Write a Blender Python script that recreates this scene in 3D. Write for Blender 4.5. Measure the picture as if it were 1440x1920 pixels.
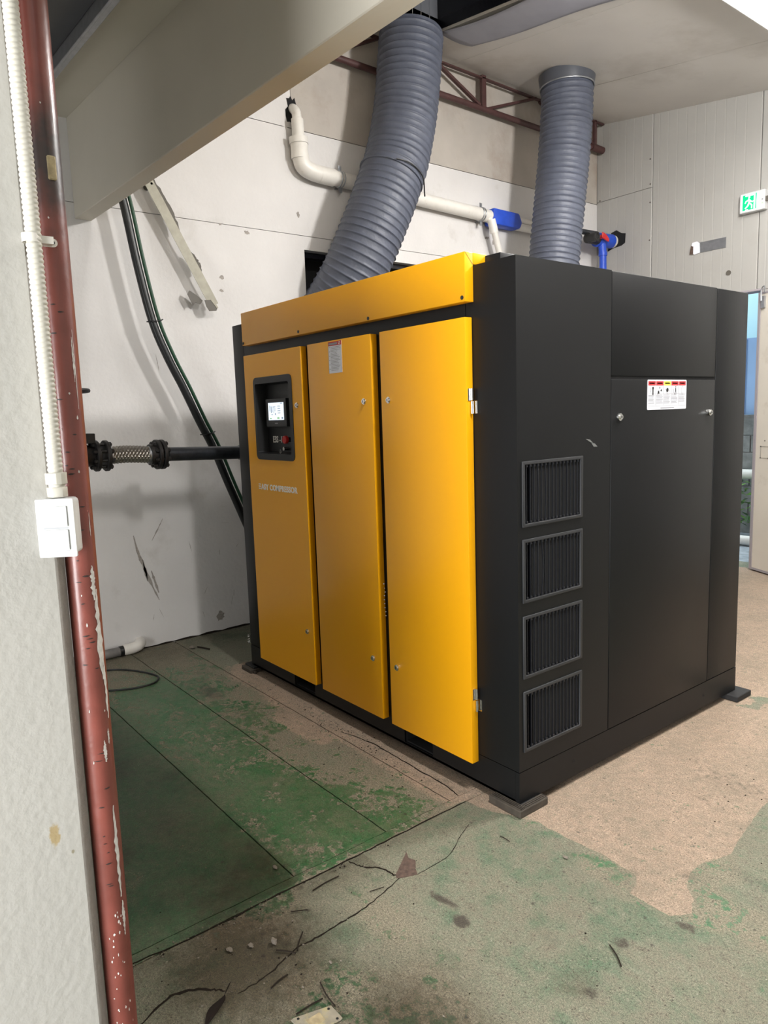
import bpy, bmesh, math, random
import numpy as np
from mathutils import Vector, Matrix
random.seed(7)
S = bpy.context.scene
for o in list(bpy.data.objects): bpy.data.objects.remove(o)
COL = S.collection

# ------------------------------------------------------------------ camera
CX, CY, CZ, YAW, PIT, ROLL, FPX = 1.709, -1.941, 1.510, 0.90691, 0.13552, -0.03317, 1349.914
def cam_axes():
    f = Vector((-math.sin(YAW)*math.cos(PIT), math.cos(YAW)*math.cos(PIT), -math.sin(PIT)))
    r = Vector((math.cos(YAW), math.sin(YAW), 0)); u = r.cross(f)
    c, s = math.cos(ROLL), math.sin(ROLL)
    return c*r+s*u, -s*r+c*u, f
r_, u_, f_ = cam_axes()
cd = bpy.data.cameras.new('camera'); cam = bpy.data.objects.new('camera', cd); COL.objects.link(cam)
cam.matrix_world = Matrix(((r_.x, u_.x, -f_.x, CX), (r_.y, u_.y, -f_.y, CY), (r_.z, u_.z, -f_.z, CZ), (0, 0, 0, 1)))
cd.sensor_fit = 'VERTICAL'; cd.sensor_height = 36; cd.lens = FPX/1920*36
cd.clip_start = .02; cd.clip_end = 200
S.camera = cam

# ------------------------------------------------------------------ world, lights, exposure
W = bpy.data.worlds.new('sky'); S.world = W; W.use_nodes = True
bg = W.node_tree.nodes['Background']; bg.inputs[0].default_value = (.78, .93, 1.0, 1); bg.inputs[1].default_value = 3.2
S.view_settings.view_transform = 'Standard'; S.view_settings.look = 'None'
S.view_settings.gamma = 1; S.view_settings.use_curve_mapping = False
S.view_settings.exposure = 0.0
def area(name, loc, target, sx, sy, power, color=(1, .98, .955)):
    l = bpy.data.lights.new(name, 'AREA'); l.shape = 'RECTANGLE'; l.size = sx; l.size_y = sy
    l.energy = power; l.color = color
    o = bpy.data.objects.new(name, l); COL.objects.link(o); o.location = loc
    o.rotation_euler = (Vector(target)-Vector(loc)).to_track_quat('-Z', 'Y').to_euler()
    return o
LAMPS = [  # point under each fixture, size x, size y, watts
    ((-0.575, 2.85, 3.84), .26, 1.2, 50),
    ((1.35, -0.30, 3.68), 1.2, .14, 130),
]
for p, sx, sy, pw in LAMPS:
    l = area('lamp_light', p, (p[0], p[1]+1e-4, 0), sx, sy, pw)
    l.rotation_euler = (0, 0, 0)

pl_ = bpy.data.lights.new('lamp_light', 'POINT'); pl_.energy = 325; pl_.color = (1, .98, .955); pl_.shadow_soft_size = .16
po_ = bpy.data.objects.new('lamp_light', pl_); COL.objects.link(po_); po_.location = (.50, 1.95, 3.52)
dl = area('daylight', (1.35, -4.9, .95), (1.35, 0, .95), 2.3, 1.7, 335, (1, .99, .98))

# ------------------------------------------------------------------ helpers
WL = {}
class MB:
    def __init__(s): s.v = []; s.f = []; s.m = []
    def add(s, vs, fs, m=0):
        n = len(s.v); s.v += [tuple(map(float, v)) for v in vs]
        for f in fs: s.f.append([n+i for i in f]); s.m.append(m)
        return s
    def box(s, x0, x1, y0, y1, z0, z1, m=0, T=None):
        v = [(x, y, z) for z in (z0, z1) for y in (y0, y1) for x in (x0, x1)]
        if T: v = [T(p) for p in v]
        return s.add(v, [(0, 2, 3, 1), (4, 5, 7, 6), (0, 1, 5, 4), (2, 6, 7, 3), (0, 4, 6, 2), (1, 3, 7, 5)], m)
    def prism(s, poly, axis, a0, a1, m=0):
        n = len(poly)
        def mk(p, a):
            return {0: (a, p[0], p[1]), 1: (p[0], a, p[1]), 2: (p[0], p[1], a)}[axis]
        v = [mk(p, a0) for p in poly]+[mk(p, a1) for p in poly]
        fs = [tuple(range(n))[::-1], tuple(range(n, 2*n))]+[(i, (i+1) % n, n+(i+1) % n, n+i) for i in range(n)]
        return s.add(v, fs, m)
    def tube(s, pts, rad, n=16, m=0, cap=True):
        pts = [Vector(p) for p in pts]; k = len(pts)
        if not hasattr(rad, '__len__'): rad = [rad]*k
        up = None; vs = []
        for i, p in enumerate(pts):
            a = pts[max(i-1, 0)]; b = pts[min(i+1, k-1)]; t = (b-a)
            if t.length < 1e-9:
                t = tprev
            t = t.normalized(); tprev = t
            if up is None:
                up = Vector((0, 0, 1)) if abs(t.z) < .9 else Vector((1, 0, 0))
            x = up-t*up.dot(t); x.normalize(); up = x; y = t.cross(x)
            for j in range(n):
                an = 2*math.pi*j/n
                vs.append(p+(x*math.cos(an)+y*math.sin(an))*rad[i])
        fs = [(i*n+j, i*n+(j+1) % n, (i+1)*n+(j+1) % n, (i+1)*n+j) for i in range(k-1) for j in range(n)]
        if cap: fs += [tuple(range(n))[::-1], tuple(range((k-1)*n, k*n))]
        return s.add(vs, fs, m)
    def cyl(s, a, b, r, n=20, m=0, r2=None): return s.tube([a, b], [r, r if r2 is None else r2], n, m)
    def ring(s, c, axis, R, r, n=24, m=0, k=8):
        c = Vector(c); axis = Vector(axis).normalized()
        x = axis.orthogonal().normalized(); y = axis.cross(x); vs = []
        for i in range(n):
            a = 2*math.pi*i/n; d = x*math.cos(a)+y*math.sin(a)
            for j in range(k):
                b = 2*math.pi*j/k; vs.append(c+d*(R+r*math.cos(b))+axis*r*math.sin(b))
        fs = [(i*k+j, ((i+1) % n)*k+j, ((i+1) % n)*k+(j+1) % k, i*k+(j+1) % k) for i in range(n) for j in range(k)]
        return s.add(vs, fs, m)
    def build(s, name, mats, parent=None, bevel=0, seg=1, ang=35, smooth=True, normals=True):
        v = np.array(s.v); c = (v.min(0)+v.max(0))/2; c[2] = v[:, 2].min()
        me = bpy.data.meshes.new(name)
        me.from_pydata([tuple(p) for p in v-c], [], s.f)
        if not isinstance(mats, (list, tuple)): mats = [mats]
        for m in mats: me.materials.append(m)
        me.polygons.foreach_set('material_index', s.m)
        if bevel or normals:
            bm = bmesh.new(); bm.from_mesh(me)
            if normals: bmesh.ops.recalc_face_normals(bm, faces=bm.faces)
            if bevel:
                es = [e for e in bm.edges if len(e.link_faces) == 2 and e.calc_face_angle(0) > .5]
                bmesh.ops.bevel(bm, geom=es, offset=bevel, segments=seg, profile=.5, affect='EDGES', clamp_overlap=True)
            bm.to_mesh(me); bm.free()
        if smooth:
            me.polygons.foreach_set('use_smooth', [True]*len(me.polygons))
            me.set_sharp_from_angle(angle=math.radians(ang))
        o = bpy.data.objects.new(name, me); COL.objects.link(o)
        place(o, c, parent)
        return o
def place(o, c, parent):
    WL[o.name] = Vector(c)
    if parent:
        o.parent = parent; o.location = Vector(c)-WL[parent.name]
    else: o.location = c
def empty(name, loc):
    o = bpy.data.objects.new(name, None); COL.objects.link(o); o.empty_display_size = .1
    place(o, loc, None); return o
def tag(o, label=None, cat=None, group=None, kind=None):
    if label: o['label'] = label
    if cat: o['category'] = cat
    if group: o['group'] = group
    if kind: o['kind'] = kind
    return o
def copy_at(o, d, parent):
    c = o.copy(); COL.objects.link(c)
    w = WL[o.name]+Vector(d); place(c, w, parent); return c
def smoothpath(pts, n=12):
    P = [Vector(p) for p in pts]; P = [P[0]*2-P[1]]+P+[P[-1]*2-P[-2]]; out = []
    for i in range(1, len(P)-2):
        for k in range(n):
            t = k/n; a, b, c, d = P[i-1:i+3]
            out.append(.5*((2*b)+(c-a)*t+(2*a-5*b+4*c-d)*t*t+(3*b-a-3*c+d)*t**3))
    out.append(P[-2]); return out

# ------------------------------------------------------------------ materials
def nmat(name):
    m = bpy.data.materials.new(name); m.use_nodes = True
    return m, m.node_tree, m.node_tree.nodes['Principled BSDF']
def pset(b, **k):
    for a, v in k.items(): b.inputs[a.replace('_', ' ')].default_value = v
def mat(name, col, rough=.5, metal=0, noise=0, nscale=30, bump=0, bscale=60, spec=.5, coat=0, emit=None, es=0, dirt=None, dscale=3, dlo=.5, dhi=.7):
    m, t, b = nmat(name); N, L = t.nodes, t.links
    pset(b, Base_Color=(*col, 1), Roughness=rough, Metallic=metal)
    b.inputs['Specular IOR Level'].default_value = spec
    if coat: b.inputs['Coat Weight'].default_value = coat; b.inputs['Coat Roughness'].default_value = .12
    if emit: b.inputs['Emission Color'].default_value = (*emit, 1); b.inputs['Emission Strength'].default_value = es
    geo = N.new('ShaderNodeNewGeometry')
    cur = None
    if noise:
        n = N.new('ShaderNodeTexNoise'); n.inputs['Scale'].default_value = nscale; n.inputs['Detail'].default_value = 6
        L.new(geo.outputs['Position'], n.inputs['Vector'])
        r = N.new('ShaderNodeMapRange'); r.inputs[1].default_value = .3; r.inputs[2].default_value = .7
        r.inputs[3].default_value = 1-noise; r.inputs[4].default_value = 1+noise*.5
        L.new(n.outputs['Fac'], r.inputs[0])
        mx = N.new('ShaderNodeVectorMath'); mx.operation = 'SCALE'; mx.inputs[0].default_value = col
        L.new(r.outputs[0], mx.inputs['Scale']); cur = mx.outputs[0]
    if dirt:
        n = N.new('ShaderNodeTexNoise'); n.inputs['Scale'].default_value = dscale; n.inputs['Detail'].default_value = 9; n.inputs['Roughness'].default_value = .65
        L.new(geo.outputs['Position'], n.inputs['Vector'])
        r = N.new('ShaderNodeMapRange'); r.inputs[1].default_value = dlo; r.inputs[2].default_value = dhi
        L.new(n.outputs['Fac'], r.inputs[0])
        mx = N.new('ShaderNodeMix'); mx.data_type = 'RGBA'; mx.inputs['B'].default_value = (*dirt, 1); mx.inputs['A'].default_value = (*col, 1)
        if cur: L.new(cur, mx.inputs['A'])
        L.new(r.outputs[0], mx.inputs['Factor']); cur = mx.outputs['Result']
    if cur: L.new(cur, b.inputs['Base Color'])
    if bump:
        n = N.new('ShaderNodeTexNoise'); n.inputs['Scale'].default_value = bscale; n.inputs['Detail'].default_value = 5
        L.new(geo.outputs['Position'], n.inputs['Vector'])
        bp = N.new('ShaderNodeBump'); bp.inputs['Strength'].default_value = bump; bp.inputs['Distance'].default_value = .01
        L.new(n.outputs['Fac'], bp.inputs['Height']); L.new(bp.outputs[0], b.inputs['Normal'])
    return m
M = {}
M['yellow'] = mat('yellow_powder_coat', (.85, .385, .003), .36, bump=.02, bscale=400, coat=.08, spec=.4)
M['black'] = mat('black_powder_coat', (.0035, .004, .005), .45, spec=.36, noise=.12, nscale=6, bump=.03, bscale=500)
M['blackgloss'] = mat('black_gloss_sheet', (.008, .008, .012), .28, bump=.12, bscale=6)
M['void'] = mat('dark_void', (.006, .006, .007), .9)
M['bezel'] = mat('bezel_plastic', (.009, .0095, .011), .5)
M['grey_frame'] = mat('grille_plastic', (.024, .025, .028), .5)
M['slat'] = mat('slat_plastic', (.011, .012, .016), .4)
M['wall'] = mat('painted_concrete_wall', (.67, .65, .635), .75, noise=.07, nscale=2.2, bump=.22, bscale=38, dirt=(.42, .39, .35), dscale=1.7, dlo=.60, dhi=.86)
M['wallup'] = mat('upper_dusty_wall', (.46, .42, .375), .8, noise=.12, nscale=3, bump=.15, bscale=20, dirt=(.33, .26, .21), dscale=2.5, dlo=.5, dhi=.8)
M['beam'] = mat('painted_beam', (.60, .56, .48), .7, noise=.05, nscale=2, bump=.08, bscale=25)
M['panel'] = mat('sandwich_panel', (.37, .36, .34), .5, noise=.05, nscale=1.5, dirt=(.33, .31, .28), dscale=2, dlo=.55, dhi=.9)
M['ceil'] = mat('ceiling_panel_paint', (.60, .57, .53), .6, noise=.08, nscale=1.2, dirt=(.40, .36, .31), dscale=1.3, dlo=.5, dhi=.85)
M['pillar'] = mat('pillar_plaster', (.46, .448, .42), .7, noise=.03, nscale=4, bump=.16, bscale=55)
M['chamfer'] = mat('pillar_bare_concrete', (.42, .41, .39), .85, bump=.4, bscale=90, noise=.1)
M['redpipe'] = mat('red_oxide_paint', (.19, .05, .038), .40, noise=.2, nscale=12, bump=.12, bscale=40, coat=.2)
M['whitechip'] = mat('bare_chipped_patch', (.62, .60, .57), .6, noise=.2, nscale=90)
M['burn'] = mat('scorched_paint', (.03, .02, .018), .5, noise=.3, nscale=30)
M['conduit'] = mat('white_pvc_conduit', (.50, .48, .42), .5)
M['switch'] = mat('white_switch_plastic', (.58, .59, .59), .35)
M['switchline'] = mat('switch_mark_grey', (.25, .26, .27), .5)
M['duct'] = mat('grey_duct_fabric', (.082, .092, .125), .5, noise=.15, nscale=14, bump=.25, bscale=45)
M['ductring'] = mat('duct_collar', (.07, .075, .09), .35)
M['flap'] = mat('grey_membrane', (.30, .30, .34), .6, noise=.1, nscale=6, bump=.1, bscale=15)
M['shaft'] = mat('shaft_grey_board', (.12, .125, .14), .7, noise=.1, nscale=5)
M['pvc'] = mat('white_pvc_pipe', (.74, .71, .66), .4, noise=.06, nscale=15, dirt=(.4, .35, .28), dscale=9, dlo=.6, dhi=.8)
M['blue'] = mat('blue_tape', (.02, .075, .52), .45, noise=.12, nscale=20)
M['red'] = mat('red_plastic', (.55, .02, .02), .35)
M['chrome'] = mat('chrome', (.75, .75, .74), .18, metal=1)
M['galv'] = mat('galvanised_steel', (.42, .43, .45), .42, metal=.9, noise=.15, nscale=30)
M['darkiron'] = mat('dark_cast_iron', (.022, .02, .02), .5, metal=.3, noise=.25, nscale=40, bump=.15, bscale=90)
M['steelpipe'] = mat('dull_steel_pipe', (.055, .06, .07), .38, metal=.6, noise=.25, nscale=25)
M['braid'] = mat('steel_braid', (.30, .28, .25), .33, metal=.85)
M['truss'] = mat('red_brown_steel', (.075, .032, .03), .55, noise=.2, nscale=20)
M['hose'] = mat('black_rubber', (.006, .007, .008), .38)
M['green'] = mat('green_cable_jacket', (.008, .05, .022), .4)
M['strip'] = mat('olive_metal_strip', (.33, .31, .24), .5, noise=.15, nscale=25)
M['stripd'] = mat('strip_dark_backside', (.10, .09, .075), .6)
M['paper'] = mat('label_white', (.80, .81, .88), .4)
M['lred'] = mat('label_red', (.50, .03, .035), .4)
M['lyel'] = mat('label_yellow', (.75, .66, .08), .4)
M['lgrey'] = mat('label_grey_ink', (.28, .28, .31), .5)
M['lblack'] = mat('label_black_ink', (.02, .02, .02), .5)
M['white'] = mat('white_lettering', (.82, .80, .76), .5)
M['screen'] = mat('lit_screen', (.8, .85, .9), .3, emit=(.80, .90, 1), es=1.0)
M['scrink'] = mat('screen_graphic', (.3, .35, .45), .3, emit=(.30, .38, .5), es=.5)
M['scrgrn'] = mat('screen_button_green', (.3, .6, .3), .3, emit=(.3, .65, .3), es=.6)
M['exitg'] = mat('exit_sign_green', (.0, .35, .13), .4, emit=(.0, .55, .22), es=.8)
M['exitw'] = mat('exit_sign_white', (.8, .9, .85), .4, emit=(.75, 1, .9), es=1.0)
M['tube'] = mat('lamp_tube', (1, 1, 1), .4, emit=(1, .97, .95), es=14)
M['lamph'] = mat('lamp_housing', (.8, .8, .8), .4)
M['pad'] = mat('grooved_rubber_pad', (.05, .04, .03), .8, noise=.3, nscale=40)
M['padb'] = mat('black_rubber_pad', (.012, .012, .013), .7)
M['leafdoor'] = mat('beige_door_skin', (.66, .61, .53), .5, noise=.05, nscale=3, dirt=(.45, .38, .3), dscale=5, dlo=.6, dhi=.85)
M['jamb'] = mat('grey_lilac_frame', (.32, .29, .31), .5)
M['block'] = mat('concrete_block', (.24, .24, .23), .9, noise=.35, nscale=9, bump=.4, bscale=50)
M['bluesheet'] = mat('pale_blue_sheet', (.34, .50, .78), .5, noise=.05, nscale=4)
M['mint'] = mat('pale_mint_sheet', (.62, .88, .92), .5)
M['plant'] = mat('leaf_green', (.11, .26, .03), .5, noise=.5, nscale=14)
M['plant2'] = mat('leaf_dark_green', (.03, .09, .015), .5, noise=.4, nscale=14)
M['wet'] = mat('wet_pavement', (.38, .42, .46), .25, noise=.35, nscale=10)
M['twig'] = mat('dry_twig', (.018, .013, .009), .9, spec=.2)
M['stone'] = mat('pale_stone', (.18, .155, .125), .85, noise=.2, nscale=60)
M['deadleaf'] = mat('dry_dark_leaf', (.012, .008, .006), .9, spec=.15)
M['plate'] = mat('scuffed_metal_plate', (.45, .42, .34), .45, metal=.5, noise=.25, nscale=30, dirt=(.55, .5, .3), dscale=22, dlo=.5, dhi=.6)
M['greyp'] = mat('grimy_grey_pipe', (.17, .16, .15), .6, noise=.4, nscale=14)
M['crack'] = mat('crack_dirt', (.016, .012, .009), .95, spec=.1)
M['rubble'] = mat('crumbled_mortar', (.10, .065, .05), .95, noise=.4, nscale=60, bump=.6, bscale=90)
M['scuff'] = mat('wall_scuff', (.33, .30, .27), .8, noise=.3, nscale=80)
M['rust'] = mat('ochre_smear', (.42, .34, .2), .8, noise=.3, nscale=60)
M['scratch'] = mat('scratched_paint', (.16, .165, .16), .5)

def zone(m, centre, radii, colr, nscale=20, amp=.6, lo=.35, hi=.75, rough=None):
    t = m.node_tree; N, L = t.nodes, t.links; b = N['Principled BSDF']
    src = b.inputs['Base Color'].links[0].from_socket
    geo = N.new('ShaderNodeNewGeometry'); s = N.new('ShaderNodeVectorMath'); s.operation = 'SUBTRACT'; s.inputs[1].default_value = centre
    L.new(geo.outputs['Position'], s.inputs[0])
    d = N.new('ShaderNodeVectorMath'); d.operation = 'DIVIDE'; d.inputs[1].default_value = radii; L.new(s.outputs[0], d.inputs[0])
    l = N.new('ShaderNodeVectorMath'); l.operation = 'LENGTH'; L.new(d.outputs[0], l.inputs[0])
    n = N.new('ShaderNodeTexNoise'); n.inputs['Scale'].default_value = nscale; n.inputs['Detail'].default_value = 8; L.new(geo.outputs['Position'], n.inputs['Vector'])
    a = N.new('ShaderNodeMath'); a.operation = 'MULTIPLY_ADD'; a.inputs[1].default_value = amp*2; L.new(n.outputs['Fac'], a.inputs[0]); L.new(l.outputs['Value'], a.inputs[2])
    r = N.new('ShaderNodeMapRange'); r.inputs[1].default_value = lo+amp; r.inputs[2].default_value = hi+amp; r.inputs[3].default_value = 1; r.inputs[4].default_value = 0
    L.new(a.outputs[0], r.inputs[0])
    mx = N.new('ShaderNodeMix'); mx.data_type = 'RGBA'; mx.inputs['B'].default_value = (*colr, 1); L.new(src, mx.inputs['A']); L.new(r.outputs[0], mx.inputs['Factor'])
    L.new(mx.outputs['Result'], b.inputs['Base Color'])
zone(M['redpipe'], (.15, -1.52, 2.02), (1, 1, .16), (.035, .022, .02), 25, .5, .2, 1.0)
zone(M['pillar'], (.15, -1.633, .653), (1, .016, .036), (.40, .31, .17), 90, .5, .5, .75)
zone(M['pillar'], (.15, -1.60, .60), (1, .004, .006), (.3, .27, .2), 90, .3, .6, .9)
# floor material, driven by painted attribute (R green coat, G bare tan screed, B dirt, A grime; B and A also hold painted floor shade)
def floor_mat():
    m, t, b = nmat('worn_painted_floor'); N, L = t.nodes, t.links
    at = N.new('ShaderNodeAttribute'); at.attribute_name = 'coat'
    sep = N.new('ShaderNodeSeparateColor'); L.new(at.outputs['Color'], sep.inputs[0])
    geo = N.new('ShaderNodeNewGeometry')
    def noise(sc, det=8, ro=.6, vec=None):
        n = N.new('ShaderNodeTexNoise'); n.inputs['Scale'].default_value = sc; n.inputs['Detail'].default_value = det
        n.inputs['Roughness'].default_value = ro; L.new(vec or geo.outputs['Position'], n.inputs['Vector']); return n.outputs['Fac']
    def mr(x, a, b_, c=0, d=1):
        r = N.new('ShaderNodeMapRange'); r.inputs[1].default_value = a; r.inputs[2].default_value = b_
        r.inputs[3].default_value = c; r.inputs[4].default_value = d; L.new(x, r.inputs[0]); return r.outputs[0]
    def add(a, b_, op='ADD', v=None):
        n = N.new('ShaderNodeMath'); n.operation = op; L.new(a, n.inputs[0])
        if v is not None: n.inputs[1].default_value = v
        else: L.new(b_, n.inputs[1])
        return n.outputs[0]
    def mix(f, a, b_):
        n = N.new('ShaderNodeMix'); n.data_type = 'RGBA'; L.new(f, n.inputs['Factor'])
        for s_, v in (('A', a), ('B', b_)):
            if isinstance(v, tuple): n.inputs[s_].default_value = (*v, 1)
            else: L.new(v, n.inputs[s_])
        return n.outputs['Result']
    fine = noise(38, 10, .72); mid = noise(9, 9, .68); vf = noise(160, 5, .7); big = noise(2.2, 6, .6)
    grit = noise(420, 2, .5)
    conc = mix(mr(mid, .35, .65), (0.111, 0.104, 0.073), (0.195, 0.186, 0.135))
    conc = mix(mr(fine, .38, .62), conc, (0.163, 0.182, 0.127))
    gtint = mix(mr(fine, .35, .65), (0.058, 0.114, 0.065), (0.111, 0.150, 0.096))
    conc = mix(mr(add(mid, big), .98, 1.16), conc, gtint)
    tan = mix(mr(mid, .35, .68), (0.189, 0.127, 0.083), (0.267, 0.191, 0.134))
    tan = mix(mr(fine, .45, .62), tan, (0.130, 0.099, 0.070))
    flk = mr(noise(60, 13, .85), .52, .62, 0, .8)
    tan = mix(flk, tan, (0.351, 0.280, 0.208)); conc = mix(flk, conc, (0.247, 0.237, 0.182))
    grn = mix(mr(mid, .3, .7), (0.021, 0.086, 0.031), (0.044, 0.146, 0.055))
    wear = add(sep.outputs['Red'], add(mr(fine, .3, .7, -.5, .5), mr(mid, .32, .68, -.34, .34)))
    wearm = mr(wear, .40, .56)
    worn = mix(mr(vf, .3, .7), (0.150, 0.137, 0.094), (0.240, 0.215, 0.156))
    under = mix(mr(add(sep.outputs['Red'], fine, 'MULTIPLY'), .0, .12), conc, worn)
    tan = mix(mr(big, .0, 1.0, .28, .28), tan, (.62, .47, .36))
    tm = mr(add(sep.outputs['Green'], add(mr(fine, .25, .75, -.20, .20), mr(mid, .3, .7, -.08, .08))), .46, .54)
    c = mix(tm, under, tan)
    c = mix(wearm, c, grn)
    c = mix(mr(add(noise(3.1, 12, .72), noise(24, 8, .7)), .86, 1.22, 0, .62), c, (.17, .15, .108))
    dm = mr(add(sep.outputs['Blue'], add(mr(fine, .25, .75, -.4, .4), mr(vf, .3, .7, -.3, .3))), .42, .75)
    c = mix(dm, c, (.055, .046, .034))
    pit = mr(add(vf, fine), .76, .86, 1, 0)
    c = mix(pit, c, (.06, .05, .035))
    sp = N.new('ShaderNodeTexVoronoi'); sp.inputs['Scale'].default_value = 26; sp.inputs['Randomness'].default_value = 1
    L.new(geo.outputs['Position'], sp.inputs['Vector'])
    c = mix(add(mr(sp.outputs['Distance'], .05, .08, 1, 0), mr(mid, .5, .6), 'MULTIPLY'), c, (.34, .32, .27))
    sp2 = N.new('ShaderNodeTexVoronoi'); sp2.inputs['Scale'].default_value = 13; L.new(geo.outputs['Position'], sp2.inputs['Vector'])
    c = mix(add(mr(sp2.outputs['Distance'], .05, .12, .8, 0), mr(fine, .48, .55), 'MULTIPLY'), c, (.05, .042, .032))
    gm = mr(add(at.outputs['Alpha'], add(mr(fine, .3, .7, -.25, .25), mr(mid, .3, .7, -.2, .2))), .1, .9)
    gx = N.new('ShaderNodeMix'); gx.data_type = 'RGBA'; gx.blend_type = 'MULTIPLY'; L.new(gm, gx.inputs['Factor']); L.new(c, gx.inputs['A']); gx.inputs['B'].default_value = (.33, .27, .20, 1); c = gx.outputs['Result']  # alpha multiplies grime and painted shade into the floor colour
    v3 = N.new('ShaderNodeTexVoronoi'); v3.inputs['Scale'].default_value = 55; L.new(geo.outputs['Position'], v3.inputs['Vector'])
    c = mix(add(mr(v3.outputs['Distance'], .08, .17, .9, 0), mr(mid, .52, .58), 'MULTIPLY'), c, (.03, .025, .018))
    v = N.new('ShaderNodeVectorMath'); v.operation = 'SCALE'; L.new(c, v.inputs[0]); L.new(add(mr(grit, .35, .65, .62, 1.36), mr(vf, .35, .65, .66, 1.32), 'MULTIPLY'), v.inputs['Scale'])
    L.new(v.outputs[0], b.inputs['Base Color'])
    L.new(mr(wearm, 0, 1, .85, .42), b.inputs['Roughness'])
    bp = N.new('ShaderNodeBump'); bp.inputs['Strength'].default_value = .5; bp.inputs['Distance'].default_value = .004
    L.new(add(fine, vf), bp.inputs['Height']); L.new(bp.outputs[0], b.inputs['Normal'])
    return m
M['floor'] = floor_mat()
#FLOOR
# ------------------------------------------------------------------ floor
rng = np.random.RandomState(3); GR = rng.rand(256, 256)
def vn(x, y):
    xi = np.floor(x).astype(int); yi = np.floor(y).astype(int); fx = x-xi; fy = y-yi
    fx = fx*fx*(3-2*fx); fy = fy*fy*(3-2*fy); g = lambda a, b: GR[a % 256, b % 256]
    return (g(xi, yi)*(1-fx)+g(xi+1, yi)*fx)*(1-fy)+(g(xi, yi+1)*(1-fx)+g(xi+1, yi+1)*fx)*fy
def fbm(x, y, s, o=5):
    r = 0; a = .5; t = 0
    for i in range(o): r = r+a*vn(x*s+17*i, y*s+31*i); t += a; a *= .55; s *= 2.03
    return r/t
def sdf(px, py, poly):
    d = np.full(px.shape, 1e9); ins = np.zeros(px.shape, bool); n = len(poly)
    for i in range(n):
        x0, y0 = poly[i]; x1, y1 = poly[(i+1) % n]
        ex, ey = x1-x0, y1-y0; t = np.clip(((px-x0)*ex+(py-y0)*ey)/(ex*ex+ey*ey+1e-12), 0, 1)
        d = np.minimum(d, np.hypot(px-x0-t*ex, py-y0-t*ey))
        c = ((y0 > py) != (y1 > py)) & (px < (x1-x0)*(py-y0)/(y1-y0+1e-12)+x0); ins ^= c
    return np.where(ins, -d, d)
def sst(a, b, x): t = np.clip((x-a)/(b-a), 0, 1); return t*t*(3-2*t)
TANP = [(-.21, -.10), (-.05, -.06), (.085, .0), (.28, .0), (.489, -.002), (.515, -.04), (.525, -.101), (.673, -.095), (.70, -.04), (.678, .018),
        (.628, .076), (.60, .15), (.606, .217), (.635, .338), (.596, .534), (.565, .77), (.60, 1.2), (1.0, 2.2), (1.6, 4.66), (-2.2, 4.66), (-2.2, 1.8), (-.3, .2)]
STAINS = [(.274, -.586, .035, .03, 1), (.175, -.555, .065, .018, .8), (.487, -.43, .06, .03, .45), (.684, -.512, .03, .03, .6), (.60, .126, .07, .03, .5),
          (.746, .252, .09, .04, .45), (.72, -.10, .03, .02, .8), (.44, .80, .22, .10, .42), (.42, .60, .08, .05, .4), (.75, .55, .1, .06, .3), (.63, -.3, .03, .03, .7),
          (-1.95, -.36, .16, .07, .6), (-.50, -.22, .12, .04, .3)]
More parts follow.
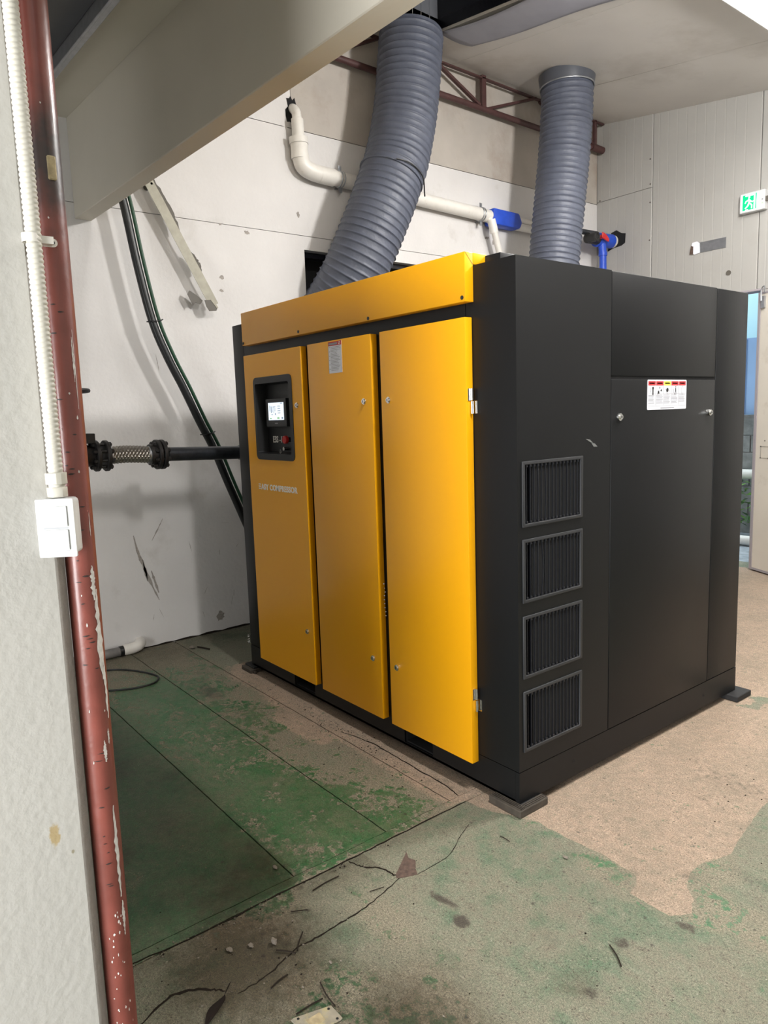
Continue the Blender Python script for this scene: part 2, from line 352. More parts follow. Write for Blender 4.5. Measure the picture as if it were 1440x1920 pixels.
def coat(x, y):  # floor coat, screed, dirt and grime masks; B and A include painted shade
    wx = x+.03*(fbm(x, y, 9)-.5); wy = y+.03*(fbm(x+9, y, 9)-.5)
    n1 = fbm(x, y, 2.2); n2 = fbm(x+5, y+3, 6)
    tan = 1-sst(-.014, .014, sdf(wx, wy, TANP))
    tan *= .60+.55*fbm(x+2, y, 1.3)+.06
    tan -= .5*sst(.62, .74, fbm(x+7, y+2, 3.2))*(y > .9)
    tr = 1-sst(-.2, -.185, x)
    strip = (sst(-.36, -.05, y)*(1-sst(.3, .6, y)))*sst(-2.6, -2.0, x)*tr
    tan = np.maximum(tan, strip*(.36+.55*n1+.12)); tan = np.maximum(tan, tr*.75*np.exp(-((y+.03)/.07)**2)*sst(-2.5, -2.1, x))
    blob = np.exp(-(((x+1.22)/.30)**2+((y+.21)/.09)**2))*.95; tan = np.maximum(tan, blob*(.6+.8*n2))
    g_lo = (.78+.35*n1)*(1-sst(-.90, -.80, y))                              # dark full-green strip
    g_mid = (.22+.78*n1)*sst(-.90, -.80, y)*(1-sst(-.52, -.44, y))
    g_hi = (.14+.72*n1)*sst(-.52, -.44, y)*(1-sst(-.16, -.08, y))
    g = (g_lo+g_mid+g_hi)*tr
    wornb = np.exp(-(((x+.75)/.35)**2+((y+.33)/.12)**2)); g -= wornb*.38*tr
    gb = np.exp(-(((x+.48)/.36)**2+((y+.48)/.22)**2)); g += gb*.36*tr
    g *= 1-.55*sst(-2.1, -2.7, x)
    g += (1-tr)*(.02+.42*sst(.52, .72, fbm(x+3, y+8, 2.6)))
    gl = np.exp(-(((x-.12)/.14)**2+((y+.75)/.07)**2))*.32; g += gl*(1-tr)
    lw = np.exp(-((x-.06)/.12)**2)*sst(-.95, -1.15, y); g -= lw*.1
    g *= 1-np.clip(tan*1.3, 0, 1)*.85
    b = np.zeros_like(x)
    for sx_, sy_, a_, b_, w_ in STAINS:
        b = np.maximum(b, w_*np.exp(-(((wx-sx_)/a_)**2+((wy-sy_)/b_)**2)**1.5))
    b = np.maximum(b, .40*np.exp(-(((x-.0)/.20)**2+((y+1.05)/.26)**2)))  # foreground dirt with some of the floor shade painted in
    b = np.maximum(b, .30*np.exp(-(((x-.48)/.26)**2+((y+.85)/.10)**2)))  # smudge, dirt and painted shade together
    b = np.maximum(b, .42*np.exp(-((x+.17)/.018)**2)*(y < -.35))
    b = np.maximum(b, .40*sst(-2.8, -2.98, x))
    b = np.maximum(b, .30*sst(.6, .72, fbm(x, y+4, 3.1)))
    q = .95*np.exp(-(((x+.0)/.30)**2+((y+1.15)/.27)**2)**1.4)  # lower-left floor: grime plus shade painted into the colour
    q = np.maximum(q, .85*np.exp(-(((x-.48)/.24)**2+((y+.93)/.19)**2)))  # foreground smudge, again grime with painted shade
    q = np.maximum(q, .45*np.exp(-(((x-.66)/.06)**2+((y+.52)/.05)**2)))
    q = np.maximum(q, .5*(x > -.19)*np.exp(-((x+.16)/.10)**2)*(y < -.6))
    q = np.maximum(q, .45*sst(-2.3, -2.9, x)*(.4+fbm(x, y+1, 3)))
    q = np.maximum(q, tr*(.42+.4*sst(.40, .65, fbm(x+1, y+6, 2.7)))*(1-sst(-.88, -.80, y)))  # near cover strip darkened by painted shade mixed with grime
    return np.clip(np.stack([g, tan, b, q], -1), 0, 1.5)
def floor_patch(name, x0, x1, y0, y1, z, th, res, parent=None, rel=.0012, edge=.0):
    nx = max(2, int((x1-x0)/res)+1); ny = max(2, int((y1-y0)/res)+1)
    X, Y = np.meshgrid(np.linspace(x0, x1, nx), np.linspace(y0, y1, ny))
    if edge:
        n = fbm(X, Y, 25, 3)-.5
        for a, v in ((X, x0), (X, x1)): a += np.where(np.isclose(a, v), n*edge, 0)
        for a, v in ((Y, y0), (Y, y1)): a += np.where(np.isclose(a, v), n*edge, 0)
    Z = z+rel*(fbm(X, Y, 5, 4)-.5)*2
    V = np.stack([X, Y, Z], -1).reshape(-1, 3)
    idx = np.arange(nx*ny).reshape(ny, nx)
    q = np.stack([idx[:-1, :-1], idx[:-1, 1:], idx[1:, 1:], idx[1:, :-1]], -1).reshape(-1, 4)
    ring = list(idx[0, :])+list(idx[1:, -1])+list(idx[-1, -2::-1])+list(idx[-2:0:-1, 0])
    low = V[ring].copy(); low[:, 2] = z-th; n0 = len(V); V = np.vstack([V, low]); k = len(ring)
    sides = [(ring[i], n0+i, n0+(i+1) % k, ring[(i+1) % k]) for i in range(k)]
    c = np.array([(x0+x1)/2, (y0+y1)/2, z-th])
    me = bpy.data.meshes.new(name)
    me.from_pydata((V-c).tolist(), [], [tuple(a) for a in q.tolist()]+[tuple(int(i) for i in s) for s in sides])
    me.materials.append(M['floor'])
    A = me.color_attributes.new('coat', 'FLOAT_COLOR', 'POINT'); A.data.foreach_set('color', coat(V[:, 0], V[:, 1]).ravel().astype(np.float32))  # B and A carry painted floor shade along with dirt and grime
    o = bpy.data.objects.new(name, me); COL.objects.link(o); place(o, c, parent); return o
# base slab right of the trench covers, then the covers themselves, recessed joints between
fl = floor_patch('floor', -.188, 1.2, -1.55, 1.8, 0, .3, .007, rel=.0008); tag(fl, kind='structure')
floor_patch('floor_slab', -.188, 6.0, -5.0, -1.55, 0, .3, .1, fl)
floor_patch('floor_slab', 1.2, 6.0, -1.55, 4.9, 0, .3, .05, fl)
floor_patch('floor_slab', -.188, 1.2, 1.8, 4.9, 0, .3, .02, fl)
floor_patch('floor_slab', -3.0, -.188, .55, 4.9, 0, .3, .03, fl)
mb = MB(); mb.box(-3.0, -.188, -5, .55, -.3, -.03); mb.build('floor_underlay', M['void'], fl, normals=False)
g = .005
XE = -.238
floor_patch('floor_cover', -2.99, XE, -.850+g/2, -.462, 0, .028, .012, fl, edge=.003)
floor_patch('floor_cover', -2.99, XE, -.462+g, -.140-g/2, 0, .028, .012, fl, edge=.004)
floor_patch('floor_cover', -2.99, XE, -.140+g/2, .55, 0, .028, .012, fl, edge=.004)
floor_patch('floor_cover', -2.99, XE, -1.62, -.850-g/2, 0, .028, .014, fl, edge=.003)
floor_patch('floor_cover', -2.99, XE, -5, -1.62-g, 0, .028, .08, fl)
floor_patch('floor_curb', XE+.004, -.192, -5, .55, .001, .028, .012, fl, edge=.006)
def ribbon(name, pts, w, m, parent, z=.0012, jit=.35, th=.0015):
    P = smoothpath([(x, y, 0) for x, y in pts], 8); L, Rr = [], []
    for i, p in enumerate(P):
        a = P[max(i-1, 0)]; b = P[min(i+1, len(P)-1)]; t = (b-a).normalized(); n = Vector((-t.y, t.x, 0))
        ww = w*(1+random.uniform(-jit, jit))*(.25+.75*math.sin(math.pi*min(1, max(.05, i/(len(P)-1))))**.5); o = n*random.uniform(-w, w)*.5
        L.append(p+o+n*ww/2); Rr.append(p+o-n*ww/2)
    k = len(P); v = [(q.x, q.y, z) for q in L+Rr]+[(q.x, q.y, z-th) for q in L+Rr]
    fs = [(i, i+1, k+i+1, k+i) for i in range(k-1)]+[(2*k+i, 2*k+i+1, i+1, i) for i in range(k-1)]+[(k+i, k+i+1, 3*k+i+1, 3*k+i) for i in range(k-1)]
    return MB().add(v, fs).build(name, m, parent, smooth=False, normals=False)
ribbon('crack', [(-.181, -.663), (-.127, -.646), (-.079, -.604), (-.027, -.595), (-.003, -.58)], .006, M['crack'], fl)
ribbon('crack', [(-.003, -.58), (.035, -.725), (.048, -.856), (.052, -.953), (.052, -1.017), (.085, -1.13), (.09, -1.22)], .005, M['crack'], fl)
ribbon('crack', [(.026, -.534), (.019, -.389), (-.034, -.282), (-.071, -.197)], .0022, M['crack'], fl)
ribbon('crack', [(-1.033, -.1), (-.826, -.065), (-.59, -.07), (-.348, -.073), (-.24, -.09)], .006, M['crack'], fl)
ribbon('crack', [(-.21, -1.5), (-.186, -1.2), (-.19, -.9), (-.187, -.66), (-.19, -.4), (-.19, -.1)], .005, M['crack'], fl, z=.0022)
ribbon('crack', [(.02, -1.46), (-.02, -1.36), (.02, -1.28), (.06, -1.24)], .008, M['crack'], fl)
tri = [(-.092, -.483), (-.06, -.50), (-.035, -.49), (.0, -.52), (.026, -.534), (.01, -.575), (-.003, -.60), (-.02, -.59), (-.05, -.545)]
MB().prism(tri, 2, -.002, .0015).build('broken_patch', M['rubble'], fl)
# crumbs along the trench edge and under the front of the machine: uncountable grit
mb = MB()
def pebble(mb, x, y, z, s, m=0):
    v = []
    for a, b, c_ in ((1, 0, 0), (0, 1, 0), (-1, 0, 0), (0, -1, 0), (0, 0, 1), (0, 0, -.6)):
        v.append((x+a*s*random.uniform(.6, 1.3), y+b*s*random.uniform(.6, 1.3), z+(c_*s*random.uniform(.4, .9))))
    mb.add(v, [(0, 1, 4), (1, 2, 4), (2, 3, 4), (3, 0, 4), (1, 0, 5), (2, 1, 5), (3, 2, 5), (0, 3, 5)], m)
for i in range(900):
    k = random.random()
    if k < .3: x, y = random.gauss(-.95, .25), random.gauss(-.10, .035)
    elif k < .5: x, y = random.uniform(-2.3, -.3), random.gauss(-.12, .09)
    elif k < .65: x, y = random.gauss(-.18, .02), random.uniform(-1.4, -.4)
    elif k < .8: x, y = random.gauss(.1, .3), random.gauss(-1.0, .25)
    elif k < .9: x, y = random.gauss(.45, .12), random.gauss(.75, .25)
    else: x, y = random.uniform(-2.9, 1.0), random.uniform(-1.4, -.1)
    if x > -.03 and y > -.03 and x < .02: continue
    pebble(mb, x, y, .0015, random.choice((.0015, .002, .0025, .004)), random.choice((0, 0, 1)))
tag(mb.build('grit', [M['stone'], M['crack']], None, smooth=False, normals=False), 'fine pale and dark grit scattered over the green and bare floor', 'grit', kind='stuff')

# ------------------------------------------------------------------ shell
def frame(mb, axis, o, i, a0, a1, m=0):
    (u0, u1, v0, v1), (p0, p1, q0, q1) = o, i
    mk = lambda u, v, a: {0: (a, u, v), 1: (u, a, v), 2: (u, v, a)}[axis]
    O = [(u0, v0), (u1, v0), (u1, v1), (u0, v1)]; I = [(p0, q0), (p1, q0), (p1, q1), (p0, q1)]
    vs = [mk(u, v, a) for a in (a0, a1) for (u, v) in O+I]
    fs = []
    for k in range(4):
        n = (k+1) % 4
        fs += [(k, n, 4+n, 4+k), (8+k, 8+n, 12+n, 12+k), (k, n, 8+n, 8+k), (4+k, 4+n, 12+n, 12+k)]
    return mb.add(vs, fs, m)
XW, YW = -2.995, 4.66
wl = MB(); frame(wl, 0, (-5, YW, -.1, 2.832), (1.07, 2.66, 2.0, 2.735), XW-.25, XW)
wl = tag(wl.build('wall_left', M['wall']), kind='structure')
MB().box(XW-.25, XW, -5, YW, 2.836, 3.568).build('wall_slab', M['wall'], wl)
MB().box(XW-.25, XW-.003, -5, 1.012, 3.574, 4.9).build('wall_slab', M['wall'], wl)
MB().box(XW-.25, XW-.003, 1.016, YW, 3.574, 4.9).build('wall_slab', M['wallup'], wl)
MB().box(XW-.9, XW-.251, -5, YW+.3, 2.0-.3, 4.9).build('wall_backing', M['void'], wl)
fr = MB(); frame(fr, 0, (1.072, 2.658, 2.002, 2.733), (1.11, 2.62, 2.04, 2.695), XW-.14, XW-.06)
fr.build('opening_frame', M['blackgloss'], wl)
# ragged pipe hole, scuffs, chips on the wall
def blob(name, cy, cz, ry, rz, m, parent, x=XW, th=.0015, n=18, jit=.3, off=.0008):
    poly = []
    for i in range(n):
        a = 2*math.pi*i/n; k = 1+random.uniform(-jit, jit); poly.append((cy+ry*k*math.cos(a), cz+rz*k*math.sin(a)))
    return MB().prism(poly, 0, x-th, x+off).build(name, m, parent, smooth=False)
blob('pipe_hole', 1.02, 3.69, .045, .10, M['void'], wl)
for cy, cz, ry, rz in ((.379, 2.388, .015, .01), (.385, 2.478, .018, .012), (.60, 2.80, .02, .012), (1.03, 2.98, .012, .02), (.40, 2.83, .01, .008), (3.02, 3.05, .03, .012), (3.1, 3.02, .012, .02)):
    blob('paint_chip', cy, cz, ry, rz, M['scuff'], wl)
blob('damp_spot', .214, .11, .03, .035, M['scuff'], wl)
def streak(pts, w, name='scuff_mark', m='scuff'):
    P = smoothpath([(XW, a, b) for a, b in pts], 5); v = []; k = len(P)
    for i, p in enumerate(P):
        ww = w*(.2+.8*math.sin(math.pi*(i+.3)/k))*random.uniform(.5, 1.3)
        v += [(XW+.0012, p.y-ww/2, p.z), (XW+.0012, p.y+ww/2, p.z)]
    return MB().add(v, [(2*i, 2*i+1, 2*i+3, 2*i+2) for i in range(k-1)]).build(name, M[m], wl, smooth=False, normals=False)
streak([(-.36, .77), (-.34, .66), (-.31, .56), (-.27, .44), (-.22, .31)], .022)
streak([(-.31, .60), (-.30, .52), (-.29, .45)], .016)
streak([(-.26, .52), (-.24, .44), (-.22, .36)], .02)
streak([(-.155, .86), (-.19, .80), (-.24, .72)], .010)
streak([(.26, .785), (.30, .78), (.32, .775)], .006); streak([(.25, .90), (.31, .895)], .004)
streak([(-.12, 1.95), (-.11, 1.88), (-.105, 1.84)], .004)
for k in range(9):
    streak([(random.uniform(-.5, .45), random.uniform(.1, 1.1))]*1+[(random.uniform(-.5, .45), random.uniform(.1, 1.0))] if False else (lambda a, b: [(a, b), (a+random.uniform(-.03, .03), b-random.uniform(.02, .08))])(random.uniform(-.5, .4), random.uniform(.15, 1.1)), .003)
ribw = MB()
# dirty seam where wall meets floor
mb = MB(); P = [(XW, -1.4+.06*i) for i in range(40)]; v = []
for i, (x, y) in enumerate(P): h = random.uniform(.003, .014); v += [(XW+random.uniform(.003, .016), y, .0015), (XW+.001, y, h)]
mb.add(v, [(2*i, 2*i+1, 2*i+3, 2*i+2) for i in range(39)]); mb.build('floor_joint_dirt', M['crack'], wl, smooth=False, normals=False)

# far wall of ribbed sandwich panels (parts), doorway at lower right
def panel(x0, x1, z0, z1, name='wall_panel'):
    prof = [(x0, YW+.08), (x0, YW+.006), (x0+.006, YW)]
    k = x0+.06
    while k < x1-.05:
        prof += [(k, YW), (k+.005, YW+.0010), (k+.009, YW+.0010), (k+.014, YW)]; k += .0905
    prof += [(x1-.006, YW), (x1, YW+.006), (x1, YW+.08)]
    return MB().prism(prof, 2, z0, z1)
gap = .0025
wb = tag(panel(-1.350+gap, -.335, 2.475, 4.6).build('wall_back', M['panel'], ang=10), kind='structure')
for x0, x1, z0, z1 in ((-3.0, -2.372, 3.589, 4.6), (-3.0, -2.372, -.05, 3.585), (-2.368, -1.353, 2.475, 4.6), (-1.297, -.335, -.05, 2.471), (-.33, .685, -.05, 4.6), (.69, 6.0, -.05, 4.6)):
    panel(x0, x1, z0, z1).build('wall_panel', M['panel'], wb, ang=10)
MB().box(-3.2, 6.2, YW+.081, YW+.10, 2.5, 4.8).build('wall_backing', M['void'], wb)
MB().box(-3.2, -2.37, YW+.081, YW+.10, -.1, 2.5).build('wall_backing', M['void'], wb)
MB().box(-1.297, 6.2, YW+.081, YW+.10, -.1, 2.5).build('wall_backing', M['void'], wb)
for x, z in ((-2.39, 3.45), (-2.39, 3.62), (-2.395, 3.85), (-2.39, 3.1), (-2.96, 3.6)):
    MB().cyl((x, YW-.003, z), (x, YW+.002, z), .008, 8).build('screw', M['stripd'], wb)
MB().cyl((-1.60, YW-.006, 2.66), (-1.60, YW+.002, 2.66), .022, 14).build('bolt_cap', M['stripd'], wb)
frame(mb := MB(), 1, (-2.375, -1.292, -.05, 2.48), (-2.33, -1.302, -.04, 2.462), YW-.02, YW+.12)
door = tag(mb.build('door_1', M['jamb'], None, bevel=.003), kind='structure')
# torn slot with a bent steel strip
ss = MB().box(-1.955, -1.63, YW-.006, YW-.002, 2.885, 2.975).build('bent_steel_strip', M['galv'])
tag(ss, 'short grey steel strip across a torn slot in the ribbed wall', 'metal strip')
poly = [(-1.965, 2.90), (-1.945, 2.985), (-1.90, 2.99), (-1.875, 2.97), (-1.87, 2.885), (-1.92, 2.875)]
MB().prism(poly, 1, YW-.009, YW-.0065).build('torn_edge', M['exitw'] if False else M['paper'], ss)
MB().prism([(-1.97, 2.885), (-1.955, 2.96), (-1.935, 2.95), (-1.935, 2.88)], 1, YW-.012, YW-.009).build('torn_foil', M['rubble'], ss)

def zc(x, y): return 4.338-.145*(x+2.995)-.026*(y-4.66)
def cpanel(x0, x1, y0, y1, th=.10):
    c4 = [(x0, y0), (x1, y0), (x1, y1), (x0, y1)]
    return MB().add([(x, y, zc(x, y)) for x, y in c4]+[(x, y, zc(x, y)+th) for x, y in c4], [(3, 2, 1, 0), (4, 5, 6, 7), (0, 1, 5, 4), (1, 2, 6, 5), (2, 3, 7, 6), (3, 0, 4, 7)])
ce = tag(cpanel(XW, 6, 3.712, YW).build('ceiling', M['ceil'], bevel=.003), kind='structure')
HX0, HX1, HY0, HY1 = -2.60, -.9, 1.60, 2.10
for x0, x1, y0, y1 in ((XW, 6, 2.592, 3.708), (XW, 6, HY1, 2.588), (XW, HX0, HY0, HY1), (HX1, 6, HY0, HY1), (XW, 6, .45, HY0), (XW, 6, -.46, .446)):
    cpanel(x0, x1, y0, y1).build('ceiling_panel', M['ceil'], ce)
MB().box(-3.3, 6.2, -.6, YW+.2, 5.0, 5.05).build('roof_backing', M['void'], ce)
# shaft above the opening
sh = MB()
for k in range(6):
    y = HY0+.002+(HY1-HY0)*k/6; sh.box(HX0-.03, HX0, y, y+(HY1-HY0)/6-.002, zc(HX0, y)-.01, zc(HX0, y)+.55)
sh.build('shaft_board', M['shaft'], ce)
MB().box(HX0-.06, HX0-.031, HY0-.05, HY1+.05, 4.47, 4.95).build('shaft_backing', M['void'], ce)
s2 = MB()
for y in (HY1, HY0-.02):
    c4 = [(HX0, y), (HX1, y), (HX1, y+.02), (HX0, y+.02)]
    s2.add([(a, b, zc(a, b)+.02) for a, b in c4]+[(a, b, 4.9) for a, b in c4], [(3, 2, 1, 0), (4, 5, 6, 7), (0, 1, 5, 4), (1, 2, 6, 5), (2, 3, 7, 6), (3, 0, 4, 7)])
s2.box(HX1, HX1+.02, HY0, HY1, zc(HX1, HY0)+.02, 4.9).box(HX0-.03, HX1, HY0, HY1, 4.9, 4.92)
s2.build('shaft_lining', M['blackgloss'], ce)
# hanging membrane flap
vs = []; NX, NY = 26, 8
for i in range(NX+1):
    t = i/NX
    for j in range(NY+1):
        u = j/NY; x = HX0+.04+t*1.6-u*.0; y = HY1-.03+(.25+.10*t)*u+.02*math.sin(t*7)
        x += (.10*u if t < .15 else .10*u*(1-t)) ; z = zc(x, y)-.012-.05*math.sin(u*math.pi*.6)-.05*t*(1-t)*2*(1-u)
        vs.append((x, y, z))
mb = MB().add(vs, [(i*(NY+1)+j, (i+1)*(NY+1)+j, (i+1)*(NY+1)+j+1, i*(NY+1)+j+1) for i in range(NX) for j in range(NY)])
flp = mb.build('torn_membrane', M['flap'], normals=False); sm = flp.modifiers.new('thick', 'SOLIDIFY'); sm.thickness = .004
tag(flp, 'curled grey membrane flap hanging beside the dark ceiling opening', 'membrane')
mb = MB(); mb.tube(smoothpath([(HX0+.012, HY0+.1+.02*i, zc(HX0, HY0+.1)-.012+random.uniform(-.006, .004)) for i in range(20)], 3), .006, 6)
mb.build('foil_edge', M['galv'], ce)

# concrete beam, soffit, black sheet duct
def slope_box(x0, x1, y0, y1, zb, k, zt):
    v = [(x0, y0, zb(x0)), (x1, y0, zb(x1)), (x1, y1, zb(x1)), (x0, y1, zb(x0)), (x0, y0, zt), (x1, y0, zt), (x1, y1, zt), (x0, y1, zt)]
    return MB().add(v, [(3, 2, 1, 0), (4, 5, 6, 7), (0, 1, 5, 4), (1, 2, 6, 5), (2, 3, 7, 6), (3, 0, 4, 7)])
bm_ = slope_box(XW, 6, -.557, -.458, lambda x: 2.738-.027*(x+3), 0, 4.7).build('trim_1', M['beam'], bevel=.004); tag(bm_, kind='structure')
so = slope_box(XW, 6, -.80, -.558, lambda x: 3.31-.055*(x+3), 0, 3.6).build('trim_2', M['beam']); tag(so, kind='structure')
s3 = MB().box(XW, 6, -5, -1.62, 3.35, 3.5).build('trim_3', M['ceil']); tag(s3, kind='structure')
bd = slope_box(XW, 3.0, -1.46, -.840, lambda x: 3.29-.055*(x+3), 0, 3.7).build('sheet_duct', M['blackgloss'], bevel=.02, seg=3)
tag(bd, 'glossy black sheet duct running beneath the ceiling beside the beam', 'duct')
rim = slope_box(XW, 3.0, -.832, -.803, lambda x: 3.245-.055*(x+3), 0, 3.45).build('edge_strip', M['galv'], bd, bevel=.004)
slope_box(XW, 3.0, -.850, -.836, lambda x: 3.232-.055*(x+3), 0, 3.40).build('edge_strip', M['galv'], bd, bevel=.003)
tag(MB().box(6.0, 6.2, -5, YW, -.1, 5).build('wall_right', M['wall']), kind='structure')
mb = MB(); frame(mb, 1, (-3.2, 6.2, -.1, 5), (.15, 2.55, -.05, 2.35), -5.2, -5.0)
tag(mb.build('wall_front', M['wall']), kind='structure')
mb = MB(); frame(mb, 1, (.07, 2.63, -.06, 2.43), (.16, 2.54, -.04, 2.34), -5.21, -4.97)
tag(mb.build('door_2', M['jamb']), kind='structure')

# roof truss against the wall
tr = empty('roof_truss', (-2.93, 2.9, 4.1)); tag(tr, 'red-brown steel lattice truss along the wall under the ceiling', 'truss')
X = -2.915
def bar(name, a, b, w, d=.035, m='truss', par=tr, x=X):
    a = Vector((x, *a)); b = Vector((x, *b)); t = (b-a).normalized(); n = Vector((0, -t.z, t.y)); e = Vector((d/2, 0, 0)); v = []
    for p in (a, b):
        for s, q in ((-1, -1), (1, -1), (1, 1), (-1, 1)): v.append(p+n*w/2*s+e*q)
    return MB().add(v, [(0, 1, 2, 3), (4, 5, 6, 7), (0, 1, 5, 4), (1, 2, 6, 5), (2, 3, 7, 6), (3, 0, 4, 7)]).build(name, M[m], par, bevel=.003)
mb = MB().tube([(X, -.4, 4.13), (X, 4.60, 4.07)], .024, 12); mb.build('bottom_chord', M['truss'], tr)
MB().cyl((X, 4.45, 4.075), (X, 4.63, 4.07), .035, 14).build('chord_end', M['truss'], tr)
bar('top_chord', (-.4, 4.375), (4.64, 4.315), .014)
bar('post', (2.912, 4.09), (2.912, 4.36), .05); bar('post', (4.50, 4.07), (4.50, 4.33), .03); bar('post', (1.25, 4.11), (1.25, 4.37), .05)
for a, b in (((2.30, 4.36), (2.87, 4.11)), ((2.96, 4.10), (3.60, 4.33)), ((4.15, 4.32), (4.50, 4.07)), ((1.30, 4.12), (1.80, 4.36)), ((.6, 4.37), (1.2, 4.12)), ((3.66, 4.32), (4.1, 4.09)), ((1.84, 4.36), (2.26, 4.12))):
    bar('brace', a, b, .022)

# ceiling lamps
def lamp(p, ax, tilt, lab):
    e = empty('ceiling_lamp', p); tag(e, lab, 'lamp')
    lx, ly = (.62, .09) if ax == 'x' else (.15, .62)
    T = lambda q: (q[0], q[1], q[2]+tilt*(q[0]-p[0]))
    MB().box(p[0]-lx, p[0]+lx, p[1]-ly, p[1]+ly, p[2]-.05, p[2]+.06, T=T).build('housing', M['lamph'], e)
    MB().box(p[0]-lx+.02, p[0]+lx-.02, p[1]-ly+.02, p[1]+ly-.02, p[2]-.06, p[2]-.05, T=T).build('diffuser', M['tube'], e)
lamp((-.575, 2.85, zc(-.575, 2.85)-.05), 'y', -.145, 'bright flat lamp on the ceiling at the upper right corner')
lamp((1.35, -.30, zc(1.35, -.3)-.065), 'x', -.145, 'long lamp on the ceiling above the compressor front')
lh = empty('ceiling_lamp', (.50, 1.95, 3.40)); tag(lh, 'round white lamp hanging from the ceiling above the right side of the compressor', 'lamp')
MB().cyl((.50, 1.95, 3.70), (.50, 1.95, zc(.5, 1.95)), .012, 10).cyl((.50, 1.95, 3.68), (.50, 1.95, 3.74), .05, 20).build('rod', M['lamph'], lh)
# ------------------------------------------------------------------ air compressor
ZB, ZS, ZT, Z12 = .032, .155, 2.032, 1.625
W_, D_, S1, S2 = 2.121, 1.669, .5572, 1.3764
HL, HR, ZH, HZ, HP = -1.924, -.201, 2.076, 1.902, .0436
DP, ZDT, ZDB = .0377, 1.849, .127
ac = empty('air_compressor', (-1.06, .83, ZB))
tag(ac, 'big yellow and black cabinet air compressor standing on rubber pads on the floor', 'compressor')
Y, K = M['yellow'], M['black']
# inner core, slightly inset behind the sheet panels
MB().box(-W_+.02, -.006, .085, D_-.01, ZS+.01, ZT-.012).build('inner_frame', M['void'], ac)
# front sheet with gaps
def sheet(name, x0, x1, y0, y1, z0, z1, m=K, bv=.003): return MB().box(x0, x1, y0, y1, z0, z1).build(name, m, ac, bevel=bv, seg=2)
mb = MB(); frame(mb, 1, (-1.991, -.245, ZS+.003, ZT-.002), (-1.82, -1.45, 1.30, 1.71), 0, .012)
mb.build('front_panel', K, ac)
sheet('corner_panel', -W_, -1.994, .0, .03, ZS+.003, ZT)
# near corner: one bent sheet wrapping front and side, with four openings on the side
mb = MB()
gz = [(1.325, 1.087), (1.042, .806), (.756, .517), (.468, .230)]; gy0, gy1 = .024, .374
iy0, iy1 = gy0+.012, gy1-.012
mb.box(-.242, 0, 0, .012, ZS+.003, ZT)
mb.box(-.012, 0, .012, iy0, ZS+.003, ZT); mb.box(-.012, 0, iy1, S1-.0025, ZS+.003, ZT)
zs_ = [ZT]+[z for a, b in gz for z in (a-.012, b+.012)]+[ZS+.003]
for k in range(0, len(zs_), 2): mb.box(-.012, 0, iy0, iy1, zs_[k+1], zs_[k])
mb.build('corner_panel', K, ac, ang=20)
sheet('side_panel', -.012, -.001, S1+.0025, S2-.0025, Z12+.004, ZT-.002)
sheet('rear_panel', -.012, 0, S2+.0025, D_, ZS+.003, ZT-.004)
sheet('side_panel', -W_, -W_+.012, .031, D_, ZS+.003, ZT)
sheet('back_panel', -W_+.013, -.013, D_-.012, D_, ZS+.003, ZT-.002)
sheet('roof_panel', -W_+.013, HR-.11, .06, D_-.013, ZT-.012, ZT-.004)
sheet('roof_cover', HR-.9, HR+.075, .062, .16, ZT-.05, ZH-.005)
ad = sheet('access_door', -.012, .0005, S1+.0025, S2-.0025, ZS+.003, Z12-.010)
def latch(y, z):
    l = MB().cyl((0, y, z), (.006, y, z), .015, 18).cyl((.005, y, z), (.012, y, z), .010, 16)
    l.box(.010, .0135, y-.0015, y+.0015, z-.004, z+.004, 1).box(.004, .011, y-.024, y-.012, z-.002, z+.004)
    l.build('latch', [M['chrome'], M['void']], ad)
latch(.615, 1.466); latch(1.329, 1.467)
